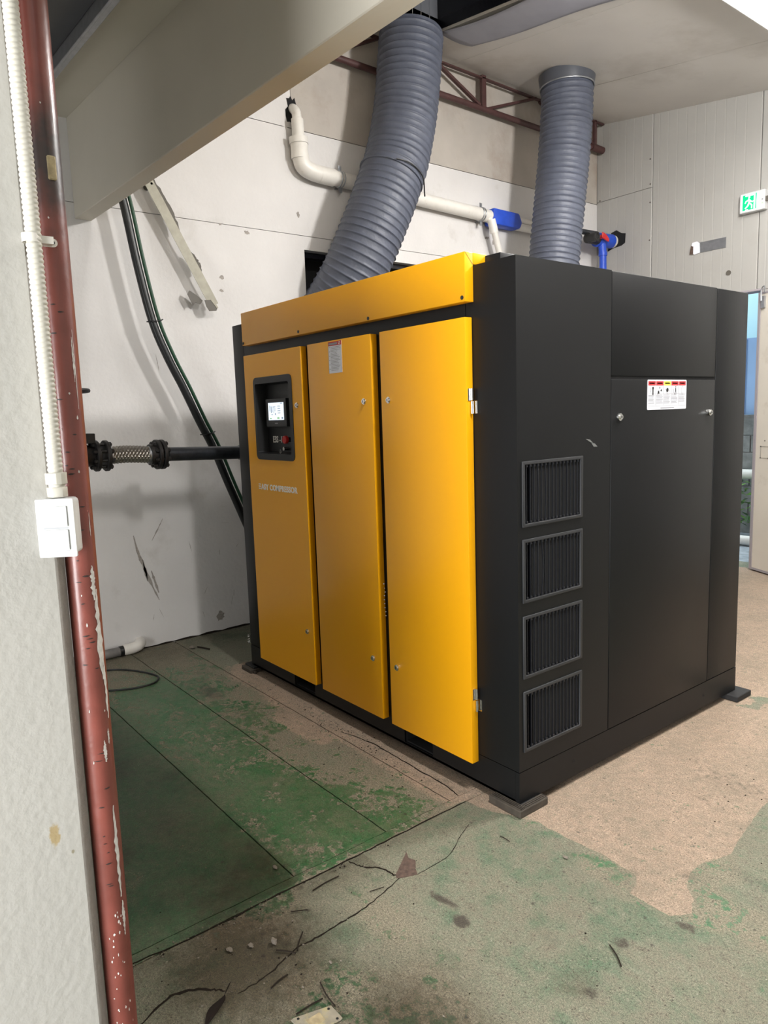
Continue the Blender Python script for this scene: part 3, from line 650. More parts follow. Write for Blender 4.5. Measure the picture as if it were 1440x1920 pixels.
# warning label with five pictograms
mb = MB(); y0, y1, z0, z1 = .812, 1.119, 1.489, 1.6145; x = .0006
mb.prism([(y0+.004, z0), (y1-.004, z0), (y1, z0+.004), (y1, z1-.004), (y1-.004, z1), (y0+.004, z1), (y0, z1-.004), (y0, z0+.004)], 0, x, x+.0012, 0)
cw = (y1-y0-.008)/5
def dk(poly, m, e=.0004, base=x+.0012): mb.prism(poly, 0, base, base+e, m)
def rc(a, b, c, d): return [(a, c), (b, c), (b, d), (a, d)]
for k in range(5):
    a = y0+.005+k*cw; b = a+cw-.005
    dk(rc(a, b, z1-.024, z1-.006), 2 if k == 2 else 1)
    dk(rc(a+.008, b-.008, z1-.017, z1-.012), 3 if k != 2 else 4)
    if k: dk(rc(a-.003, a-.0015, z0+.018, z1-.006), 3)
    for j in range(7 if k < 4 else 6):
        zz = z0+.060-j*.0055; dk(rc(a+.001, b-.002-random.uniform(0, .014), zz, zz+.0018), 3)
    dk(rc(a, b, z0+.067, z0+.068), 3)
    c = (a+b)/2; zc_ = z1-.045
    def circ(cy, cz, r, rr=None, n=14): return [(cy+r*math.cos(2*math.pi*i/n), cz+(rr or r)*math.sin(2*math.pi*i/n)) for i in range(n)]
    if k == 0: dk(rc(c+.004, c+.012, zc_-.018, zc_+.012), 4); dk(circ(c+.008, zc_+.010, .006, .006), 4); dk([(c-.014, zc_-.008), (c-.011, zc_-.008), (c-.006, zc_+.010), (c-.009, zc_+.010)], 3)
    if k == 1: dk([(c-.018, zc_-.016), (c-.002, zc_-.012), (c-.006, zc_), (c-.014, zc_-.002)], 4); dk([(c+.004, zc_-.002), (c+.018, zc_-.004), (c+.012, zc_+.008)], 4); dk(circ(c, zc_+.012, .005), 3)
    if k == 2: dk(circ(c, zc_+.002, .009), 4); dk([(c-.015, zc_+.006), (c-.012, zc_+.006), (c+.001, zc_-.016), (c-.001, zc_-.017)], 3); dk(rc(c+.013, c+.017, zc_-.004, zc_), 3)
    if k == 3: dk(circ(c+.006, zc_+.015, .003), 4); dk([(c+.002, zc_+.010), (c+.008, zc_+.011), (c+.010, zc_-.004), (c+.003, zc_-.004)], 4); dk([(c+.003, zc_-.004), (c+.006, zc_-.004), (c-.003, zc_-.018), (c-.006, zc_-.017)], 4); dk([(c+.007, zc_-.004), (c+.010, zc_-.004), (c+.009, zc_-.018), (c+.007, zc_-.018)], 4); dk(rc(c-.014, c-.011, zc_-.012, zc_+.006), 3)
    if k == 4:
        for i in range(16):
            t0, t1 = 2*math.pi*i/16, 2*math.pi*(i+1)/16
            dk([(c+.008*math.cos(t0), zc_+.017*math.sin(t0)), (c+.0092*math.cos(t0), zc_+.0185*math.sin(t0)), (c+.0092*math.cos(t1), zc_+.0185*math.sin(t1)), (c+.008*math.cos(t1), zc_+.017*math.sin(t1))], 3)
dk(rc(y0+.004, y1-.004, z0+.0155, z0+.0162), 3); dk(rc(y0+.10, y1-.10, z0+.005, z0+.0085), 3)
mb.build('warning_label', [M['paper'], M['lred'], M['lyel'], M['lgrey'], M['lblack']], ad, smooth=False)
# scuff on the corner panel
for p in ([(.395, 1.388), (.42, 1.385), (.44, 1.372), (.425, 1.374)], [(.43, 1.372), (.452, 1.368), (.47, 1.355), (.445, 1.356)]):
    MB().prism(p, 0, .0002, .0008).build('scratch', M['scratch'], ac, smooth=False)
# grilles
proto = None; slat0 = None
for gi, (za, zb) in enumerate(gz):
    mb = MB(); frame(mb, 0, (gy0, gy1, zb, za), (gy0+.014, gy1-.014, zb+.012, za-.012), -.004, .005)
    g_ = mb.build('vent_grille', M['grey_frame'], ac, bevel=.002, seg=2)
    MB().box(-.055, -.05, gy0+.01, gy1-.01, zb+.01, za-.01).build('grille_backing', M['void'], g_)
    n = 15
    for k in range(n):
        y = gy0+.027+k*(gy1-gy0-.054)/(n-1); bw = .006
        mb = MB(); bend = 0
        pts = [(0, zb+.012), (.5, (za+zb)/2), (1, za-.012)]
        seg = 6; vv = []
        off = (lambda t: .010*math.sin(math.pi*t)**2*(1 if (gi, k) == (1, 4) else -.4 if (gi, k) == (1, 5) else .35 if (gi in (0,) and k in (3, 5)) else 0))
        for s in range(seg+1):
            t = s/seg; z = zb+.012+(za-zb-.024)*t; yy = y+off(t)
            for q in ((-.0005, -.0015), (-.0005, .0015), (-.024, .0085), (-.024, .0055)): vv.append((q[0], yy+q[1]+ (0), z))
        fs = [(s*4+j, s*4+(j+1) % 4, s*4+4+(j+1) % 4, s*4+4+j) for s in range(seg) for j in range(4)]+[(0, 1, 2, 3), (seg*4+3, seg*4+2, seg*4+1, seg*4)]
        mb.add(vv, fs).box(-.004, .002, y-.004, y+.004, zb+.013, zb+.021).box(-.004, .002, y-.004, y+.004, za-.021, za-.013)
        mb.build('slat', M['slat'], g_)
# base frame with fork pockets
bf = MB()
P1, P2 = (-1.62, -1.415), (-.675, -.487)
for a, b in ((-W_, P1[0]), (P1[1], P2[0]), (P2[1], -.0205)): bf.box(a, b, 0, .02, ZB, ZS)
for a, b in (P1, P2): bf.box(a, b, 0, .02, ZB, .044).box(a, b, 0, .02, .115, ZS)
bf.box(-.02, 0, 0, D_, ZB, ZS-.0).box(-W_, -W_+.02, .02, D_, ZB, ZS).box(-W_+.02, -.02, D_-.02, D_, ZB, ZS).box(-W_+.02, -.02, .02, D_-.02, ZS-.02, ZS-.001)
bf.box(-W_+.02, -.02, .0, .03, ZB, ZB+.01)
bfo = bf.build('base_frame', K, ac)
for p in (P1, P2):
    t = MB(); frame(t, 1, (p[0], p[1], .044, .115), (p[0]+.006, p[1]-.006, .050, .109), .01, .5); t.build('fork_pocket', M['void'], bfo)
for y, z in ((.328, .095), (1.348, .089)): MB().cyl((-.001, y, z), (.0012, y, z), .008, 12).cyl((.001, y, z), (.0018, y, z), .005, 6, 1).build('screw', [K, M['void']], bfo)
# yellow header
hd = MB().prism([(HL, HZ), (HR, HZ), (HR, ZH), (HL, ZH)], 1, -HP, -.0005)
hd.box(HL, HR, -.0005, .070, ZT+.003, ZH)
hdr = hd.build('header_panel', Y, ac, bevel=.0022, seg=2)
for x_, z_ in ((-1.912, 1.915), (-1.342, 1.917), (-.781, 1.912), (-.216, 1.917)): MB().cyl((x_, -HP-.002, z_), (x_, -HP+.001, z_), .0075, 16).build('bolt', M['lblack'], hdr)
bar_ = MB().add([(HR+.0006, -HP+.001, ZH-.001), (HR+.0006, -HP+.0035, ZH-.001), (HR+.0006, .0005, ZT+.001), (HR+.0006, -.002, ZT+.001)], [(0, 1, 2, 3)]).build('mitre_joint', M['lblack'], hdr, normals=False, smooth=False)
# doors
def lock(x, z, par):
    MB().cyl((x, -DP-.004, z), (x, -DP, z), .0135, 18).cyl((x, -DP-.009, z), (x, -DP-.004, z), .0095, 16).box(x-.0012, x+.0012, -DP-.0098, -DP-.009, z-.005, z+.005, 1).build('lock', [M['chrome'], M['void']], par)
# door with control panel cut-out
OX0, OX1, OZ0, OZ1 = -1.834, -1.437, 1.286, 1.724
mb = MB(); frame(mb, 1, (-1.933, -1.3437, ZDB, ZDT), (OX0+.008, OX1-.008, OZ0+.008, OZ1-.008), -DP, -.002)
dr = mb.build('door', Y, ac, ang=20)
b2 = dr.modifiers.new('b', 'BEVEL'); b2.width = .0022; b2.segments = 2; b2.limit_method = 'ANGLE'
dr['label'] = 'left yellow door with recessed control panel and lettering'
lock(-1.395, 1.566, dr); lock(-1.399, .404, dr)
def rrect(x0, x1, z0, z1, r, n=5):
    P = []
    for cx_, cz_, a0 in ((x1-r, z1-r, 0), (x0+r, z1-r, 90), (x0+r, z0+r, 180), (x1-r, z0+r, 270)):
        for i in range(n+1): a = math.radians(a0+90*i/n); P.append((cx_+r*math.cos(a), cz_+r*math.sin(a)))
    return P
O = rrect(OX0, OX1, OZ0, OZ1, .028); I = rrect(OX0+.018, OX1-.030, OZ0+.032, OZ1-.034, .012); J = rrect(OX0+.024, OX1-.036, OZ0+.040, OZ1-.040, .004); n = len(O)
YB = .022
lay = [(O, -DP+.001), (O, -DP-.0035), (I, -DP-.0035), (J, YB)]
v = [(p[0], y, p[1]) for L_, y in lay for p in L_]
fs = [(a*n+i, a*n+(i+1) % n, (a+1)*n+(i+1) % n, (a+1)*n+i) for a in range(3) for i in range(n)]+[tuple(range(3*n, 4*n))]
cp = MB().add(v, fs).build('control_panel', M['bezel'], dr, normals=False, ang=25)
# screen unit on the recessed board
yb = YB
hx0, hx1, hz0, hz1 = -1.758, -1.548, 1.462, 1.607
mb = MB().box(hx0, hx1, -.012, yb, hz0, hz1, 0)
mb.box(hx0+.028, hx1-.024, -.0135, -.012, hz0+.034, hz1-.020, 1)
sx0, sx1, sz0, sz1 = hx0+.028, hx1-.024, hz0+.034, hz1-.020
def gb(a, b, c, d, m): mb.box(sx0+(sx1-sx0)*a, sx0+(sx1-sx0)*b, -.0142, -.0135, sz0+(sz1-sz0)*c, sz0+(sz1-sz0)*d, m)
for a, b, c, d in ((.10, .13, .5, .85), (.18, .22, .42, .8), (.28, .30, .45, .8), (.34, .48, .74, .78), (.36, .38, .4, .74), (.44, .50, .30, .40), (.2, .3, .30, .34), (.44, .46, .5, .7)): gb(a, b, c, d, 2)
for k in range(4): gb(.62, .80, .38+k*.13, .42+k*.13, 2)
gb(.58, .72, .06, .16, 3); gb(.86, .96, .06, .16, 2); gb(.10, .2, .06, .13, 3); gb(.8, .94, .92, .97, 2)
mb.box(hx0+.09, hx0+.12, -.0125, -.012, hz0+.014, hz0+.019, 4)
mb.build('touch_screen', [M['grey_frame'], M['screen'], M['scrink'], M['scrgrn'], M['lgrey']], cp, bevel=0, smooth=False)
def text(body, x, y, z, size, m, par, sx=1, off=.0, name='lettering', ext=.0006, sp=1.0):
    c = bpy.data.curves.new(name, 'FONT'); c.space_character = sp; c.body = body; c.size = size; c.extrude = ext; c.offset = off; c.align_x = 'LEFT'; c.resolution_u = 4
    o = bpy.data.objects.new('t', c); COL.objects.link(o); bpy.context.view_layer.update()
    me = bpy.data.meshes.new_from_object(o.evaluated_get(bpy.context.evaluated_depsgraph_get())); bpy.data.objects.remove(o)
    vs = np.array([v.co[:] for v in me.vertices]); w = MB()
    fs = [tuple(p.vertices) for p in me.polygons]
    vv = [(x+a[0]*sx, y-a[2], z+a[1]) for a in vs]; w.add(vv, fs); bpy.data.meshes.remove(me)
    return w.build(name, M[m], par, smooth=False)
text('ESS -150', -1.757, yb-.0012, 1.376, .048, 'white', cp, sx=.84, off=.0006)
mb = MB().cyl((-1.567, -.022, 1.393), (-1.567, -.004, 1.393), .021, 20).cyl((-1.567, -.004, 1.393), (-1.567, yb, 1.393), .013, 16, 1)
eb = mb.build('emergency_button', [M['red'], M['lblack']], cp, bevel=.002)
ky = MB().cyl((-1.60, yb-.03, 1.345), (-1.60, yb, 1.345), .010, 14).ring((-1.605, yb-.045, 1.328), (.3, 1, .2), .014, .0012, 18)
ky.box(-1.612, -1.604, yb-.050, yb-.048, 1.268, 1.318).box(-1.602, -1.596, yb-.046, yb-.044, 1.28, 1.32)
ky.build('key', M['chrome'], cp)
# lettering on the door
for zz in (1.1285, 1.139, 1.1495): pass
e3 = MB()
for zz in (1.1225, 1.1345, 1.1465): e3.box(-1.838, -1.815, -DP-.0006, -DP, zz, zz+.0055)
e3.build('lettering', M['white'], dr, smooth=False)
t_ = text('ASY COMPRESSOR', -1.811, -DP, 1.1225, .0415, 'white', dr, sx=1.0, off=.0016, sp=1.07)
wv = max(v.co.x for v in t_.data.vertices)-min(v.co.x for v in t_.data.vertices)
sxx = (-1.432+1.811)/wv
for v in t_.data.vertices: v.co.x *= sxx
t_.location.x = (-1.811-1.432)/2-WL[dr.name].x
for x0, x1, lk in ((-1.2804, -.7807, (-.838,)), (-.7172, -.2099, (-.667,))):
    d = MB().box(x0, x1, -DP, -.002, ZDB, ZDT).build('door', Y, ac, bevel=.0022, seg=2)
    d['label'] = 'middle yellow door with a paper notice' if x0 < -1 else 'right yellow door with chrome hinges'
    for q in lk: lock(q, 1.566, d); lock(q, .403, d)
    if x0 < -1:
        mb = MB(); a, b, c, e_ = -1.098, -.993, 1.702, 1.843
        yq = -DP-.0010; mb.box(a, b, yq, -DP, c, e_, 0)
        R_ = lambda u0, u1, v0, v1, m, q=.0004: mb.box(a+(b-a)*u0, a+(b-a)*u1, yq-q, yq, c+(e_-c)*v0, c+(e_-c)*v1, m)
        R_(0, 1, .87, 1, 1); R_(.05, .68, .90, .96, 3, .0008); mb.ring((a+(b-a)*.85, yq-.0006, c+(e_-c)*.935), (0, 1, 0), .006, .0008, 14, 4, 4)
        for k in range(17):
            R_(.18, random.uniform(.6, .95), .82-k*.046, .832-k*.046, 2)
            if k % 3 == 0: R_(.05, .13, .82-k*.046, .835-k*.046, 2)
        for u in (0, .985): R_(u, u+.015, 0, .87, 2)
        mb.build('notice_label', [M['paper'], M['lred'], M['lgrey'], M['lgrey'], M['white']], d, smooth=False)
    else:
        for z in (1.547, .388):
            h = MB().cyl((x1+.006, -.014, z-.047), (x1+.006, -.014, z-.002), .0058, 14).cyl((x1+.006, -.014, z+.002), (x1+.006, -.014, z+.045), .0058, 14)
            h.box(x1-.001, x1+.002, -.030, -.014, z, z+.045).box(x1+.004, x1+.022, -.003, -.0005, z-.047, z)
            h.build('hinge', M['chrome'], d)
# plastic scraps and tape left in the gap
mb = MB(); 
for k in range(9): pebble(mb, -.748+random.uniform(-.004, .004), -.030, .62+k*.018, .004)
mb.build('torn_film', M['paper'], ac, smooth=False)
# knob of shiny foil at the lower left corner
mb = MB()
for k in range(10): pebble(mb, -W_-.006+random.uniform(-.012, .01), -.008, ZS+.03+random.uniform(-.02, .03), .008)
mb.build('torn_film', M['chrome'], ac, smooth=False)

# rubber pads
def pad(cx0, cx1, cy0, cy1, m, lab, grooves, th=ZB-.0015):
    e = MB().box(cx0, cx1, cy0, cy1, 0.0015, th).build('rubber_pad', M[m], None, bevel=.003); tag(e, lab, 'pad', None)
    if grooves:
        n = 0; y = cy0+.008
        while y < -.002:
            MB().box(cx0+.004, cx1-.004, y-.0022, y+.0022, th, th+.0035).build('ridge', M[m], e); y += .0085
        x = cx1-.008
        while x > .003:
            MB().box(x-.0022, x+.0022, .002, cy1-.004, th, th+.0035).build('ridge', M[m], e); x -= .0085
    return e
pad(-.126, .034, -.036, .125, 'pad', 'worn brown grooved rubber pad under the near corner of the compressor', True)
MB().box(-.085, .018, -.018, .085, ZB-.0015, ZB-.0002).build('worn_centre', M['padb'], bpy.data.objects['rubber_pad'])
pad(-.06, .055, 1.585, 1.73, 'padb', 'black rubber pad under the far right corner of the compressor', False)
pad(-2.175, -2.06, -.02, .10, 'padb', 'black rubber pad under the far left corner of the compressor front', False)
MB().box(-2.19, -2.03, -.035, -.018, .0015, .014).box(-2.16, -2.045, -.05, .02, .002, .02).build('pad_layer', M['pad'], bpy.data.objects['rubber_pad.002'])

# ------------------------------------------------------------------ big corrugated ducts
def bigduct(name, path, r, pitch, lab, n=40):
    e = empty(name, path[-1]); tag(e, lab, 'duct')
    P = smoothpath(path, 40); Lc = [0]
    for a, b in zip(P, P[1:]): Lc.append(Lc[-1]+(b-a).length)
    tot = Lc[-1]; pts, rad = [], []; k = 0; N = int(tot/pitch)*12
    xs = np.array([[p.x, p.y, p.z] for p in P])
    for i in range(N+1):
        s = tot*i/N; q = [np.interp(s, Lc, xs[:, j]) for j in range(3)]; ph = (s/pitch) % 1
        rr = r*(1-.010*math.sin(math.pi*ph)+.030*math.exp(-((min(ph, 1-ph))/.10)**2))
        pts.append(q); rad.append(rr)
    MB().tube(pts, rad, n, cap=False).build('hose_wall', M['duct'], e, ang=80)
    return e, pts, rad
e, pts, _ = bigduct('exhaust_duct', [(-3.30, 1.22, 2.13), (-3.00, 1.24, 2.24), (-2.82, 1.29, 2.42), (-2.71, 1.37, 2.64), (-2.65, 1.49, 2.93), (-2.63, 1.61, 3.20), (-2.63, 1.70, 3.42), (-2.63, 1.79, 3.78), (-2.63, 1.86, 4.29)], .235, .050,
    'bent grey corrugated exhaust duct from the dark wall opening up to the ceiling')
# overlapping sleeve seam
c = Vector((-2.63, 1.625, 3.24)); t = Vector((.03, .36, 1)).normalized()
MB().ring(c, t+Vector((.0, .10, 0)), .238, .009, 48).build('joint_seam', M['duct'], e)
mb = MB().tube(smoothpath([(-2.41, 1.50, 3.29), (-2.385, 1.61, 3.27), (-2.41, 1.74, 3.21), (-2.48, 1.82, 3.10)], 8), .005, 6); mb.build('tie_cord', M['lblack'], e)
e, _, _ = bigduct('intake_duct', [(-2.42, 3.08, 1.60), (-2.42, 3.16, 2.2), (-2.41, 3.25, 2.9), (-2.395, 3.34, 3.6), (-2.39, 3.375, 3.98), (-2.39, 3.38, 4.20)], .213, .046,
    'straight grey corrugated duct rising behind the black side to the ceiling')
zt = zc(-2.39, 3.38)
mb = MB().tube([(-2.39, 3.38, zt-.10), (-2.39, 3.38, zt-.015), (-2.39, 3.38, zt-.004)], [.222, .236, .236], 48); mb.build('collar', M['ductring'], e)
MB().ring((-2.39, 3.38, zt-.10), (0, 0, 1), .224, .006, 48).build('clamp_ring', M['galv'], e)
# its lower end: fan box standing on the floor behind the compressor
fb = MB().box(-2.72, -2.12, 2.78, 3.4, 0.001, 1.59).build('fan_box', K, None, bevel=.01); tag(fb, 'dark fan box on the floor behind the compressor carrying the straight duct', 'box')

# ------------------------------------------------------------------ pvc drain pipe with blue tape along the wall
pv = empty('drain_pipe', (-2.87, 2.3, 3.2)); tag(pv, 'white plastic pipe running along the back wall behind the ducts', 'pipe')
XP = -2.93
A = (XP, 1.135, 3.255); B_ = (XP, 4.20, 3.165)
L = lambda y: 3.255-(y-1.135)*.0294
MB().cyl((XP, 1.16, L(1.16)), (XP, 3.02, L(3.02)), .054, 28).build('pipe', M['pvc'], pv)
MB().tube(smoothpath([(XP, .995, 3.44), (XP, .998, 3.36), (XP, 1.02, 3.29), (XP, 1.09, 3.262), (XP, 1.17, L(1.17))], 8), .060, 28).build('elbow', M['pvc'], pv)
MB().cyl((XP, 1.15, L(1.15)), (XP, 1.28, L(1.28)), .061, 28).build('coupling', M['pvc'], pv)
MB().cyl((XP, .992, 3.33), (XP, .990, 3.43), .0605, 28).cyl((XP, .990, 3.432), (XP, .988, 3.475), .068, 28).build('coupling', M['pvc'], pv)
MB().cyl((XP, .988, 3.475), (XP, .985, 3.60), .044, 24).build('pipe', M['pvc'], pv)
MB().tube(smoothpath([(XP, .985, 3.60), (XP-.01, .984, 3.65), (XP-.06, .99, 3.69), (XP-.13, 1.0, 3.70)], 8), .034, 20).build('pipe', M['pvc'], pv)
MB().tube(smoothpath([(XP-.10, .93, 3.60), (XP-.09, .925, 3.52), (XP-.09, .93, 3.42)], 6), .028, 16).build('bare_mortar', M['wall'], pv)
for y in (1.34, 2.845):
    mb = MB().ring((XP, y-.012, L(y)), (0, 1, -.03), .055, .006, 28).ring((XP, y+.012, L(y)), (0, 1, -.03), .055, .006, 28)
    mb.box(XP-.002, XP+.002, y-.014, y+.014, L(y)+.055, L(y)+.095).box(XP-.002, XP+.002, y-.014, y+.014, L(y)-.095, L(y)-.055).box(XW, XP-.05, y-.01, y+.01, L(y)-.06, L(y)-.05)
    mb.build('pipe_clamp', M['galv'], pv)
mb = MB().cyl((XP, 2.95, L(2.95)), (XP, 3.30, L(3.3)), .060, 28); mb.build('blue_tape', M['blue'], pv)
MB().prism([(2.94, L(3)-.075), (3.30, L(3)-.075), (3.33, L(3)-.02), (3.29, L(3)+.062), (2.95, L(3)+.067)], 0, XP-.058, XP+.062).build('blue_tape', M['blue'], pv, bevel=.02, seg=2)
MB().cyl((XP-.02, 3.29, L(3)+.025), (XP-.02, 4.14, 3.205), .032, 20).build('pipe', M['pvc'], pv)
MB().cyl((XP+.01, 3.29, L(3)-.042), (XP+.01, 4.14, 3.145), .034, 20).build('pipe', M['pvc'], pv)
# branch
MB().tube(smoothpath([(XP+.02, 2.925, L(2.9)-.03), (XP+.05, 2.93, L(2.9)-.075), (XP+.055, 2.945, 3.09), (XP+.055, 3.05, 2.80), (XP+.055, 3.13, 2.60), (XP+.055, 3.38, 1.9)], 8), .028, 18).build('branch_pipe', M['pvc'], pv)
MB().tube([(XP+.048, 2.925, L(2.9)-.045), (XP+.055, 2.94, 3.10), (XP+.055, 2.955, 3.05)], .037, 18).build('elbow', M['pvc'], pv)
pv.location.y += .034; pv.location.z += .014
# valve and blue tee
bt = empty('blue_pipe', (-2.82, 4.45, 3.16)); tag(bt, 'blue taped pipe tee with a red-handled valve at the wall corner', 'pipe')
XQ = -2.80
MB().tube([(XQ, 4.38, 3.155), (XQ, 4.62, 3.165)], .068, 28).build('blue_sleeve', M['blue'], bt)
MB().cyl((XQ, 4.615, 3.165), (XQ, 4.665, 3.166), .062, 24).build('pipe_end', M['pvc'], bt)
MB().tube([(XQ+.02, 4.44, 3.13), (XQ+.03, 4.445, 3.02)], .038, 20).cyl((XQ+.03, 4.445, 3.03), (XQ+.03, 4.47, 2.0), .035, 20).cyl((XQ+.03, 4.445, 3.035), (XQ+.03, 4.445, 3.0), .042, 20).build('blue_down_pipe', M['blue'], bt)
MB().cyl((XQ+.01, 4.22, 3.15), (XQ+.01, 4.40, 3.155), .050, 24).cyl((XQ+.005, 4.245, 3.15), (XQ+.10, 4.245, 3.15), .044, 24).ring((XQ+.10, 4.245, 3.15), (1, 0, 0), .036, .012, 24).build('valve_body', M['lblack'], bt)
MB().cyl((XQ+.05, 4.365, 3.165), (XQ+.10, 4.365, 3.165), .020, 14).prism([(4.33, 3.15), (4.44, 3.12), (4.445, 3.15), (4.40, 3.185), (4.34, 3.205)], 0, XQ+.09, XQ+.105).build('red_handle', M['red'], bt, bevel=.003)
MB().cyl((XQ-.02, 4.10, 3.21), (XQ-.02, 4.40, 3.215), .026, 16).build('pipe', M['steelpipe'], bt)
bp = MB(); bp.prism([(-2.86, 3.08), (-2.80, 3.10), (-2.70, 3.11), (-2.66, 3.13), (-2.655, 3.22), (-2.70, 3.23), (-2.76, 3.27), (-2.82, 3.255)], 1, YW-.004, YW-.001)
bp.build('pipe_hole', M['void'], wb, smooth=False)

# ------------------------------------------------------------------ left: hoses, metal strip, steel pipe run
hp = [(-.40, 3.15), (-.35, 3.0), (-.304, 2.824), (-.25, 2.48), (-.182, 2.144), (-.10, 1.92), (-.002, 1.711), (.09, 1.50), (.177, 1.318), (.27, 1.07), (.365, .83), (.47, .55), (.55, .2)]
h1 = MB().tube(smoothpath([(-2.85, a, b) for a, b in hp], 8), .026, 14).build('black_hose', M['hose'])
tag(h1, 'thick black rubber hose hanging from the beam down behind the compressor', 'hose')
h2 = MB().tube(smoothpath([(-2.835, a+.038, b+.008) for a, b in hp], 8), .011, 10).build('green_cable', M['green'])
tag(h2, 'thin dark green cable hanging beside the thick black hose', 'cable')
for a, b in ((-.172, 2.12), (.135, 1.40)):
    t = MB().tube([(-2.85, a-.045, b+.012), (-2.82, a-.02, b+.012), (-2.815, a+.03, b+.018), (-2.835, a+.055, b+.03)], .004, 6).build('cable_tie', M['hose'], h1)
# torn angle strip
st = empty('torn_metal_strip', (-2.95, .1, 2.3)); tag(st, 'torn olive metal strip hanging crooked from the beam in front of the wall', 'metal strip')
a0, a1 = Vector((-2.90, -.13, 3.02)), Vector((-2.90, .275, 2.27))
t = (a1-a0).normalized(); n_ = Vector((0, -t.z, t.y))*-1
mb = MB(); w = .032
v = []
for k in range(13):
    p = a0+(a1-a0)*k/12; wl_ = w*(1+random.uniform(-.06, .06)); v += [p-n_*wl_, p+n_*wl_, p-n_*wl_+Vector((-.003, 0, 0)), p+n_*wl_+Vector((-.003, 0, 0))]
fs = []
for k in range(12): q = 4*k; fs += [(q, q+1, q+5, q+4), (q+2, q+6, q+7, q+3), (q, q+4, q+6, q+2), (q+1, q+3, q+7, q+5)]
mb.add(v, fs+[(0, 2, 3, 1), (48, 49, 51, 50)]).build('strip', M['strip'], st)
v = []; mb = MB()
side = -1
for k in range(20):
    s = k/19; p = a0+(a1-a0)*(s*.42); v += [p-n_*w*side*1.0, p-n_*w*side*1.0+Vector((-.02, 0, 0))-n_*side*(.005+.020*abs(math.sin(k*1.7))*(1-s)+.006)]
# dark torn web behind the upper half and lower flake, on the right-hand side
R2 = []
for rng_, amp in (((.0, .42), .03), ((.58, .74), .03)):
    mb = MB(); v = []
    for k in range(14):
        s = rng_[0]+(rng_[1]-rng_[0])*k/13; p = a0+(a1-a0)*s; e_ = (amp*math.sin(math.pi*(k+.6)/14)**.6)*random.uniform(.7, 1.15)
        o1 = p+(n_*w if n_.y > 0 else -n_*w); o2 = o1+(n_ if n_.y > 0 else -n_)*e_
        v += [o1+Vector((-.004, 0, 0)), o2+Vector((-.014, 0, 0)), o1+Vector((-.008, 0, 0)), o2+Vector((-.018, 0, 0))]
    fs = []
    for k in range(13): q = 4*k; fs += [(q, q+1, q+5, q+4), (q+2, q+6, q+7, q+3), (q+1, q+3, q+7, q+5)]
    mb.add(v, fs).build('torn_web', M['stripd'], st, smooth=False)
MB().cyl((XW, -.10, 2.99), (-2.90, -.10, 2.99), .008, 10).cyl((XW, -.10, 2.99), (XW+.01, -.10, 2.99), .02, 10).build('wall_anchor', M['stripd'], st)
YZ = lambda L_, x0, x1, nm, m: MB().prism(L_, 0, x0, x1).build(nm, M[m], st, smooth=False)
YZ([(.10, 2.335), (.115, 2.36), (.16, 2.335), (.205, 2.30), (.185, 2.275), (.15, 2.285), (.135, 2.265)], -2.93, -2.926, 'end_plate', 'stripd')
YZ([(.205, 2.30), (.255, 2.305), (.295, 2.255), (.285, 2.235), (.235, 2.23), (.215, 2.26)], -2.90, -2.896, 'end_plate', 'stripd')
YZ([(.245, 2.305), (.262, 2.31), (.30, 2.255), (.29, 2.25)], -2.898, -2.893, 'end_plate', 'strip')

XS = -2.5
sp = empty('steel_pipe_run', (XS, -.3, 1.3)); tag(sp, 'steel pipe run with flanges, braided hose and valve beside the compressor', 'pipe')
zl = lambda y: 1.302-.036*(y+.0)*1.0
MB().cyl((XS, .9, zl(.9)), (XS, -.30, zl(-.3)), .0415, 32).build('pipe', M['steelpipe'], sp)
MB().cyl((XS, .19, zl(.19)), (XS, .22, zl(.22)), .047, 24).build('weld', M['galv'], sp)
MB().box(XS-.04, XS+.04, .86, .94, .002, 1.24).build('pipe_stand', M['black'], sp)
def flange(y, r=.088, nb=8, th=.022):
    m_ = MB().cyl((XS, y-th/2, zl(y)), (XS, y+th/2, zl(y)), r, 36).build('flange', M['darkiron'], sp, bevel=.003)
    return m_
def bolts(y0, y1, par, r=.068, nb=8):
    for k in range(nb):
        a = 2*math.pi*(k+.5)/nb; c = (XS+r*math.cos(a), zl((y0+y1)/2)+r*math.sin(a))
        MB().cyl((c[0], y0-.018, c[1]), (c[0], y1+.018, c[1]), .008, 8).cyl((c[0], y0-.014, c[1]), (c[0], y0, c[1]), .014, 6).cyl((c[0], y1, c[1]), (c[0], y1+.014, c[1]), .014, 6).build('bolt', M['darkiron'], par)
f1 = flange(-.318); f2 = flange(-.348); bolts(-.36, -.306, f2)
MB().cyl((XS, -.30, zl(-.3)), (XS, -.285, zl(-.3)), .058, 24, 0, .045).cyl((XS, -.36, zl(-.36)), (XS, -.395, zl(-.37)), .062, 24).build('hub', M['darkiron'], sp)
